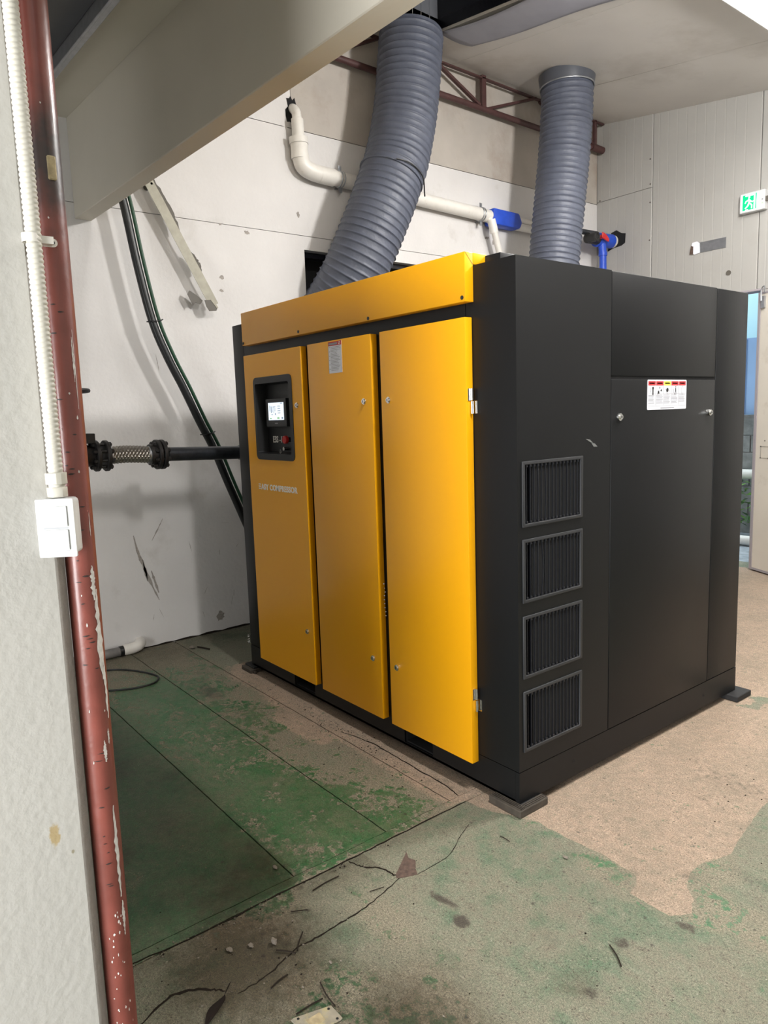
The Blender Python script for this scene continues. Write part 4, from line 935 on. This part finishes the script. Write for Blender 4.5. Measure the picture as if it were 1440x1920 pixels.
# braided metal hose with diamond weave relief
pts = []; rad = []; Hb = smoothpath([(XS, -.385, zl(-.385)), (XS, -.46, zl(-.46)+.004), (XS, -.54, zl(-.54)+.006), (XS, -.615, zl(-.6)+.002)], 16)
nb_ = 48; mb = MB(); vs = []
for i, p in enumerate(Hb):
    for j in range(nb_):
        a = 2*math.pi*j/nb_; bump = .005*(1 if (i//1+j) % 4 < 2 else 0)*(1 if (i-j) % 4 < 2 else .3)
        rr = .046+bump; vs.append((p.x+rr*math.cos(a), p.y, p.z+rr*math.sin(a)))
kk = len(Hb)
mb.add(vs, [(i*nb_+j, i*nb_+(j+1) % nb_, (i+1)*nb_+(j+1) % nb_, (i+1)*nb_+j) for i in range(kk-1) for j in range(nb_)])
mb.build('braided_hose', M['braid'], sp)
MB().cyl((XS, -.615, zl(-.61)), (XS, -.635, zl(-.63)), .052, 24).cyl((XS, -.385, zl(-.38)), (XS, -.405, zl(-.4)), .052, 24).build('hose_collar', M['galv'], sp)
f3 = flange(-.645); f4 = flange(-.70); bolts(-.711, -.634, f4)
mb = MB().tube([(XS, -.705, zl(-.7)), (XS, -.74, zl(-.74)), (XS, -.80, zl(-.8)), (XS, -.86, zl(-.86)), (XS, -.92, zl(-.9)), (XS, -.95, zl(-.95))], [.05, .06, .085, .085, .06, .05], 28)
mb.cyl((XS, -.82, zl(-.8)+.06), (XS, -.82, 1.50), .03, 20).box(XS-.07, XS+.07, -.89, -.715, 1.40, 1.455)
mb.build('valve_body', M['darkiron'], sp, bevel=.003)
MB().prism([(-.86, 1.455), (-.755, 1.455), (-.775, 1.56), (-.80, 1.575), (-.86, 1.575)], 0, XS-.035, XS+.035).build('valve_bonnet', M['darkiron'], sp, bevel=.008, seg=2)
mb = MB().ring((XS, -.83, 1.69), (0, 0, 1), .115, .012, 32).cyl((XS, -.83, 1.56), (XS, -.83, 1.70), .013, 12)
for k in range(4):
    a = math.pi/2*k+.4; mb.cyl((XS, -.83, 1.675), (XS+.115*math.cos(a), -.83+.115*math.sin(a), 1.69), .008, 8)
mb.build('handwheel', M['darkiron'], sp)
flange(-.96); MB().cyl((XS, -.95, zl(-.95)), (XS, -2.3, zl(-.95)), .0415, 24).tube(smoothpath([(XS, -2.3, zl(-.95)), (XS-.02, -2.42, zl(-.95)), (XS-.12, -2.46, zl(-.95)), (XW+.003, -2.46, zl(-.95))], 6), .0415, 20).build('pipe', M['steelpipe'], sp)

# floor pipe at foot of wall and cable loop
gp = MB().cyl((-2.935, -1.5, .034), (-2.935, -.50, .034), .030, 20).build('floor_pipe', M['greyp'])
tag(gp, 'grimy grey pipe with a white elbow lying along the foot of the wall', 'pipe')
MB().cyl((-2.935, -.53, .034), (-2.935, -.50, .034), .034, 20).build('dark_collar', M['hose'], gp)
MB().tube(smoothpath([(-2.935, -.505, .037), (-2.935, -.45, .037), (-2.938, -.405, .045), (-2.97, -.38, .05), (-3.0, -.375, .05)], 8), .036, 22).build('elbow', M['pvc'], gp)
lp = MB().tube(smoothpath([(-2.8, -1.2, .006), (-2.74, -.85, .006), (-2.70, -.66, .006), (-2.58, -.555, .006), (-2.42, -.49, .006), (-2.345, -.50, .006), (-2.29, -.56, .006), (-2.30, -.68, .006), (-2.36, -.79, .006), (-2.42, -.95, .006), (-2.5, -1.3, .006)], 8), .0055, 8).build('loose_cable', M['hose'])
tag(lp, 'thin black cable lying in a loop on the green floor near the wall', 'cable')

# ------------------------------------------------------------------ foreground pillar, red pipe, conduit, switch
pl = MB().prism([(.15, -3.6), (.15, -1.581), (.124, -1.556), (-.35, -1.556), (-.35, -3.6)], 2, 0, 3.34)
po = pl.build('concrete_pillar', [M['pillar'], M['chamfer']], None, smooth=False)
for p in po.data.polygons:
    if p.normal.y > .3 and abs(p.normal.z) < .1: p.material_index = 1
tag(po, 'white plastered pillar filling the left edge beside the red pipe', 'pillar')
RX, RY, RR = .118, -1.5215, .0315
rp = MB().cyl((RX, RY, 0), (RX, RY, 3.25), RR, 40).build('red_pipe', M['redpipe'])
tag(rp, 'tall vertical red oxide pipe with peeling patches at the left foreground', 'pipe')
def chip(z, h, a, w, m='whitechip', nm='bare_patch', n=22, jit=.5, par=None):
    # irregular patch wrapped on the pipe, angle a from +x towards +y
    v = []; R0 = RR+.0007; top = []
    for i in range(n):
        t = i/(n-1); zz = z+h*(t-.5); ww = w*(math.sin(math.pi*min(max(t, .04), .96))**.6)*(1+random.uniform(-jit, jit)*.8)
        c0 = a+random.uniform(-w, w)*.15
        for q in (-1, -.33, .33, 1): an = c0+q*ww/2; v.append((RX+R0*math.cos(an), RY+R0*math.sin(an), zz))
    fs = [(i*4+j, i*4+j+1, i*4+5+j, i*4+4+j) for i in range(n-1) for j in range(3)]
    return MB().add(v, fs).build(nm, M[m], rp, smooth=False, normals=False)
for z, h, a, w in ((1.175, .075, .42, .34), (1.06, .20, .55, .42), (.94, .14, .72, .22), (.80, .05, .20, .22), (.83, .035, .55, .15), (.56, .22, .42, .28), (.40, .08, .48, .2), (1.64, .09, .40, .10), (1.62, .16, .50, .06), (1.30, .05, .55, .05)):
    chip(z, h, a, w)
for k in range(46):
    z = random.uniform(.12, .42) if k < 34 else random.uniform(.5, 2.2)
    chip(z, random.uniform(.003, .009), random.uniform(-.75, .5), random.uniform(.04, .12), n=4)
for k in range(34):
    z = random.uniform(.45, 1.75); a = random.uniform(-.7, .2)
    chip(z, random.uniform(.002, .004), a, random.uniform(.15, .6), m='burn', nm='drip_mark', n=3, jit=.2)
MB().box(RX+RR-.004, RX+RR+.004, RY-.004, RY+.012, 1.985, 2.03).build('stub_tab', M['rust'], rp, bevel=.002)
# conduit
XC, YC = .170, -1.568
ct = MB(); pts, rad = [], []; z0, z1 = 1.412, 3.2; pit = .0098; N = int((z1-z0)/pit)*6
for i in range(N+1):
    z = z0+(z1-z0)*i/N; ph = (z/pit) % 1; pts.append((XC+.0002, YC-.004*max(0, (z-1.9)), z)); rad.append(.0128+.0022*(.5+.5*math.cos(2*math.pi*ph))**.6)
cond = empty('corrugated_conduit', (XC, YC, 1.4)); tag(cond, 'white corrugated conduit strapped to the red pipe above the switch box', 'conduit')
mb = MB().tube(pts, rad, 20).build('conduit_tube', M['conduit'], cond, ang=80)
# strap
mb = MB(); zc2 = 1.865
mb.tube([(XC, YC-.0045, zc2-.008), (XC, YC-.0045, zc2+.008)], .0165, 24, cap=False); mb.box(XC-.022, XC+.002, YC+.012, -1.532, zc2-.007, zc2+.007)
mb.prism(rrect(-1.550, -1.520, zc2-.008, zc2+.008, .0075, 5), 0, RX+RR-.001, RX+RR+.003).cyl((RX+RR+.003, -1.529, zc2), (RX+RR+.0045, -1.529, zc2), .004, 12, 1)
mb.build('strap', [M['pvc'], M['lblack']], cond)
# gland
mb = MB()
nn = 26; rr1 = [(.0205 if i % 2 else .0192) for i in range(nn)]
poly = [(XC+rr1[i]*math.cos(2*math.pi*i/nn), YC+rr1[i]*math.sin(2*math.pi*i/nn)) for i in range(nn)]
mb.prism(poly, 2, 1.392, 1.415)
mb.cyl((XC, YC, 1.376), (XC, YC, 1.392), .0155, 20)
mb.prism([(XC+.0195*math.cos(math.pi/3*i+.3), YC+.0195*math.sin(math.pi/3*i+.3)) for i in range(6)], 2, 1.366, 1.386)
mb.build('gland_nut', M['conduit'], cond, bevel=.0008)
# switch box, turned a little towards the left
sw = empty('light_switch', (.185, -1.575, 1.24)); tag(sw, 'white surface-mounted double light switch on the pillar corner', 'switch')
SA = math.radians(-34); nx, ny = math.cos(SA), math.sin(SA); tx, ty = -ny, nx   # normal, tangent (to the right in view)
def SP(q):  # local: a tangent, b out, c up
    return (.182+q[1]*nx+q[0]*tx, -1.5755+q[1]*ny+q[0]*ty, 1.306+q[2])
def sbox(mb, a0, a1, b0, b1, c0, c1, m=0): return mb.box(a0, a1, b0, b1, c0, c1, m, T=SP)
hw, hh = .0365, .0585
mb = MB().prism(rrect(-hw+.004, hw-.002, -hh+.004, hh, .009, 4), 1, -.030, .006); mb.v = [SP(p) for p in mb.v]
mb.build('back_box', M['switch'], sw, bevel=.003, seg=2)
mb = MB().prism(rrect(-hw, hw, -hh, hh, .0025, 3), 1, .006, .012); mb.v = [SP(p) for p in mb.v]
mb.build('face_plate', M['switch'], sw, bevel=.0015, seg=2)
for k, c in enumerate((.0235, -.0235)):
    mb = MB(); sbox(mb, -.024, .024, .012, .0155, c-.0205, c+.0205); v = mb.v
    rk = mb.build('rocker', M['switch'], sw, bevel=.0015, seg=2)
    mb = MB(); sbox(mb, .010, .019, .0155, .0158, c+.001, c+.0016); sbox(mb, .010, .019, .0155, .0158, c-.0016, c-.001)
    mb.build('rocker_mark', M['switchline'], rk, smooth=False)
mb = MB(); sbox(mb, -.024, .024, .012, .0122, .0450, .0458); sbox(mb, -.0245, .0245, .012, .0122, -.0018, .0018); sbox(mb, -.024, .024, .012, .0122, -.0468, -.0456)
mb.build('shadow_joint', M['switchline'], sw, smooth=False)

# ------------------------------------------------------------------ exit sign
es = empty('exit_sign', (-1.385, YW-.02, 3.205)); tag(es, 'green running-man exit sign box on the ribbed wall at the right edge', 'sign')
ex0, ex1, ez0, ez1, ey = -1.49, -1.278, 3.128, 3.290, YW-.062
MB().box(ex0, ex1, ey, YW, ez0, ez1).build('sign_housing', M['switch'], es, bevel=.004)
MB().box(ex0+.012, ex1-.055, ey-.002, ey, ez0+.014, ez1-.012).build('lit_panel', M['exitw'], es, smooth=False)
g0, g1, h0, h1_ = ex0+.026, ex1-.067, ez0+.018, ez1-.016
MB().box(g0, g1, ey-.003, ey-.002, h0, h1_).build('green_field', M['exitg'], es, smooth=False)
mb = MB(); gw, gh = g1-g0, h1_-h0
U = lambda L_: mb.prism([(g0+gw*a, h0+gh*b) for a, b in L_], 1, ey-.004, ey-.003)
U([(.22, .0), (.40, .0), (.40, .06), (.22, .06)]); U([(.10, .05), (.22, .05), (.22, .95), (.10, .95)]) if False else None
U([(.80, .03), (.92, .03), (.92, .97), (.20, .97), (.20, .88), (.80, .88)])
U([(.44, .70), (.50, .74), (.56, .80), (.52, .86), (.45, .85), (.41, .79)])      # head
U([(.36, .68), (.48, .70), (.60, .60), (.54, .40), (.40, .42), (.44, .56)])      # torso
U([(.44, .68), (.22, .60), (.16, .46), (.22, .44), (.28, .54), (.44, .60)])      # arm back
U([(.56, .62), (.70, .52), (.80, .56), (.80, .50), (.68, .44), (.54, .54)])      # arm front
U([(.40, .44), (.52, .42), (.44, .26), (.24, .10), (.16, .14), (.34, .30)])      # leg back
U([(.48, .44), (.56, .42), (.72, .30), (.70, .06), (.62, .06), (.62, .26)])      # leg front
mb.build('running_figure', M['exitw'], es, smooth=False)
for z in (3.18, 3.21): MB().cyl((ex1-.02, ey-.002, z), (ex1-.02, ey, z), .006, 10).build('indicator', M['scrgrn'] if z < 3.2 else M['lgrey'], es)
MB().box(ex1, ex1+.02, ey+.01, ey+.03, 3.19, 3.23).build('end_clip', M['stripd'], es)

# ------------------------------------------------------------------ door leaf swung inwards
lf = empty('door_leaf', (-1.33, YW-.03, 0.02)); tag(lf, 'beige metal door leaf swung open inwards at the right edge', 'door')
LA = math.radians(-28); lx, ly = math.cos(LA), math.sin(LA)
def LT(q): return (-1.283+q[0]*lx-q[1]*ly, YW-.035+q[0]*ly+q[1]*lx, q[2])
MB().box(.035, .93, -.035, 0, .03, 2.42, T=LT).build('leaf_panel', M['leafdoor'], lf, bevel=.002)
MB().box(0, .034, -.038, .003, .012, 2.435, T=LT).build('leaf_edge', M['jamb'], lf, bevel=.002)
MB().box(.034, .93, -.038, .003, .012, .03, T=LT).box(.034, .93, -.038, .003, 2.42, 2.435, T=LT).build('leaf_rail', M['jamb'], lf)
mb = MB(); frame(mb, 1, (.10, .20, 1.02, 1.12), (.101, .199, 1.021, 1.119), -.0375, -.035)
mb.v = [LT(p) for p in mb.v]; mb.build('cover_plate', M['stripd'], lf)
for a, b in ((.10, 1.02), (.20, 1.02), (.10, 1.12), (.20, 1.12), (.15, 1.17)): MB().cyl(LT((a, -.040, b)), LT((a, -.034, b)), .005, 8).build('rivet', M['stripd'], lf)
hk = MB().tube(smoothpath([LT(p) for p in ((.06, -.055, 2.36), (.06, -.055, 2.44), (.075, -.055, 2.475), (.10, -.055, 2.47), (.10, -.055, 2.43))], 6), .006, 8)
hk.box(.055, .095, -.052, -.035, 2.30, 2.40, T=LT); hk.build('hook_latch', M['galv'], lf)

# ------------------------------------------------------------------ outside the doorway
yard = tag(MB().box(-9, 4, YW+.12, 14, -.3, -.01).build('ground', M['wet']), kind='structure')
bw = MB().box(-8, 3, 6.508, 6.62, -.05, 1.36).build('block_wall', M['greyp']); tag(bw, 'weathered grey concrete block wall outside the open door', 'wall')
for r in range(7):
    for k in range(26):
        x = -6.0+k*.40+(.2 if r % 2 else 0)
        if x > -.6 or x < -4.2: continue
        MB().box(x, x+.388, 6.5-random.uniform(0, .008), 6.56, r*.195-.04, r*.195+.146).build('block', M['block'], bw, bevel=.004)
bs = tag(MB().box(-8, 3, 6.70, 6.75, 1.36, 2.24).build('blue_sheet', M['bluesheet']), 'pale blue sheet fence above the block wall outside the door', 'fence')
ms = tag(MB().box(-8, 3, 7.3, 7.35, 0, 3.6).build('mint_wall', M['mint']), 'pale mint wall of the building beyond the blue sheet', 'wall')
for k in range(40):
    x = -5+k*.2; MB().box(x, x+.02, 6.69, 6.70, 1.37, 2.23).build('rib', M['bluesheet'], bs)
op = MB().cyl((-6, 6.30, .70), (2, 6.30, .70), .055, 20).build('outdoor_pipe', M['pvc']); tag(op, 'pale horizontal pipe along the block wall outside', 'pipe')
for x in (-5.5, 1.5): MB().box(x-.02, x+.02, 6.28, 6.32, -.01, .65).build('stand', M['galv'], op)
pn = 0
for k in range(3):
    bx = -2.66+k*.46; by = 6.08+random.uniform(-.08, .08)
    e = empty('leafy_plant', (bx, by, 0)); tag(e, 'bright green leafy weeds growing outside against the block wall', 'plant', 'weeds outside the doorway')
    mb = MB(); m2 = MB()
    for j in range(130):
        q = Vector((bx+max(-.2, min(.2, random.gauss(0, .12))), by+max(-.15, min(.15, random.gauss(0, .09))), random.uniform(.12, .62))); a = random.uniform(0, 6.28); s = random.uniform(.03, .075); ti = random.uniform(-.7, .7)
        d = Vector((math.cos(a), math.sin(a), ti)).normalized(); n2 = d.cross(Vector((0, 0, 1))).normalized()
        (mb if random.random() < .6 else m2).add([q-d*s, q+n2*s*.35+Vector((0, 0, .008)), q+d*s, q-n2*s*.35+Vector((0, 0, .008))], [(0, 1, 2, 3)])
    mb.build('foliage', M['plant'], e, smooth=False, normals=False); m2.build('foliage', M['plant2'], e, smooth=False, normals=False)
    s_ = MB()
    for j in range(5): s_.cyl((bx+random.gauss(0, .03), by, -.01), (bx+random.uniform(-.12, .12), by+random.uniform(-.06, .06), .5), .005, 5)
    s_.build('stems', M['plant2'], e)
o2 = MB().cyl((-4, 5.75, .05), (0, 5.70, .05), .05, 16).build('lying_pipe', M['pvc']); tag(o2, 'pale pipe lying on the wet ground outside the door', 'pipe')

# ------------------------------------------------------------------ debris
def twig(pts, r, lab):
    r *= .68; P = [(x, y, .003+r) for x, y in pts]
    o = MB().tube(smoothpath(P, 3) if len(P) > 2 else P, [r]*(len(smoothpath(P, 3)) if len(P) > 2 else 2), 6).build('twig', M['twig']); tag(o, lab, 'twig')
twig([(-.089, -.95), (-.063, -.905)], .0025, 'short twig alone on the dirty bare floor below the trench edge')
twig([(.064, -1.019), (.04, -1.0), (.01, -.968)], .003, 'forked splinter leaning beside the crack, left of floor centre')
twig([(.024, -1.065), (.045, -1.045), (.07, -1.028)], .0035, 'dark chunky twig touching the small stones')
twig([(.135, -1.145), (.125, -1.115), (.123, -1.086)], .003, 'dark twig pointing away, left of the metal plate')
twig([(-.005, -.709), (.007, -.66)], .002, 'thin twig beside the broken floor patch')
twig([(-.129, -.844), (-.135, -.79), (-.134, -.739)], .0028, 'long dark splinter lying just outside the trench edge')
twig([(.251, -1.138), (.250, -1.1), (.253, -1.058)], .0028, 'dark twig lying along the metal plate edge')
twig([(.204, -1.034), (.25, -1.045), (.295, -1.048)], .003, 'long splinter pointing down at the metal plate')
twig([(.623, -.335), (.66, -.355), (.69, -.379)], .003, 'lone dark twig on the greenish floor at lower right')
twig([(.061, -.174), (.085, -.172), (.104, -.174)], .0025, 'small dark twig on the floor in front of the near pad')
twig([(-2.74, -.08), (-2.70, -.06), (-2.64, -.04)], .008, 'short dark stub lying near the wall on the green cover')
def stone(x, y, s, lab, flat=.34):
    mb = MB(); bmv = []
    me = bmesh.new(); bmesh.ops.create_icosphere(me, subdivisions=2, radius=1)
    for v in me.verts: k = 1+random.uniform(-.3, .3); bmv.append((x+v.co.x*s*1.25*k, y+v.co.y*s*.8*k, .002+s*flat+v.co.z*s*flat*k*.95))
    mb.add(bmv, [tuple(v.index for v in f.verts) for f in me.faces]); me.free()
    tag(mb.build('stone', M['stone'], smooth=False), lab, 'stone')
stone(-.067, -1.166, .009, 'pale stone farthest left in the row on the dirty floor')
stone(-.042, -1.111, .008, 'round pale stone second in the row on the dirty floor')
stone(-.006, -1.055, .009, 'tan stone touching the dark chunky twig', 1.0)
stone(-.315, -.875, .009, 'single pale flake on the dark green cover', .3)
stone(.161, -.971, .005, 'tiny white stone right of the stone row')
stone(-2.76, -.11, .022, 'whitish clod near the wall beside the dark stub')
stone(.29, -.10, .008, 'small dark pebble beside the near pad')
lv = MB(); 
P = smoothpath([(.14, -1.335, .004), (.106, -1.297, .006), (.085, -1.262, .006), (.066, -1.24, .005), (.046, -1.219, .004)], 5); vs = []
for i, p in enumerate(P):
    t = i/(len(P)-1); ww = .014*math.sin(math.pi*min(1, t/.62))**.8 if t < .62 else .0012; n2 = Vector((.7, -.5, 0)).normalized(); n2 = Vector((-.62, .78, 0)) if False else Vector((.75, .55, 0)).cross(Vector((0, 0, 1))) if False else Vector((.66, .75, 0)).normalized()
    vs += [p-n2*max(ww, .001)+Vector((0, 0, .003*math.sin(t*9))), p+Vector((0, 0, -.001)), p+n2*max(ww, .001)+Vector((0, 0, .003))]
lv.add(vs, [(3*i+j, 3*i+3+j, 3*i+4+j, 3*i+1+j) for i in range(len(P)-1) for j in range(2)])
lo = lv.build('dead_leaf', M['deadleaf'], normals=False); lo.modifiers.new('t', 'SOLIDIFY').thickness = .0008
tag(lo, 'curled dark dead leaf with a long stem at the lower left floor', 'leaf')
mb = MB(); cx_, cy_ = .297, -1.105
mp = MB().prism([(.257, -1.150), (.286, -1.054), (.338, -1.054), (.34, -1.062), (.325, -1.155), (.26, -1.158)], 2, .003, .006).build('metal_plate', M['plate'], bevel=.001)
tag(mp, 'small scuffed metal plate with corner holes at the bottom edge', 'metal plate')
for x, y in ((.292, -1.066), (.331, -1.066), (.268, -1.142)): MB().cyl((x, y, .0055), (x, y, .0066), .0035, 12).build('hole', M['void'], mp)
MB().box(.285, .315, -1.13, -1.09, .006, .0062).build('worn_print', M['rust'], mp, smooth=False)
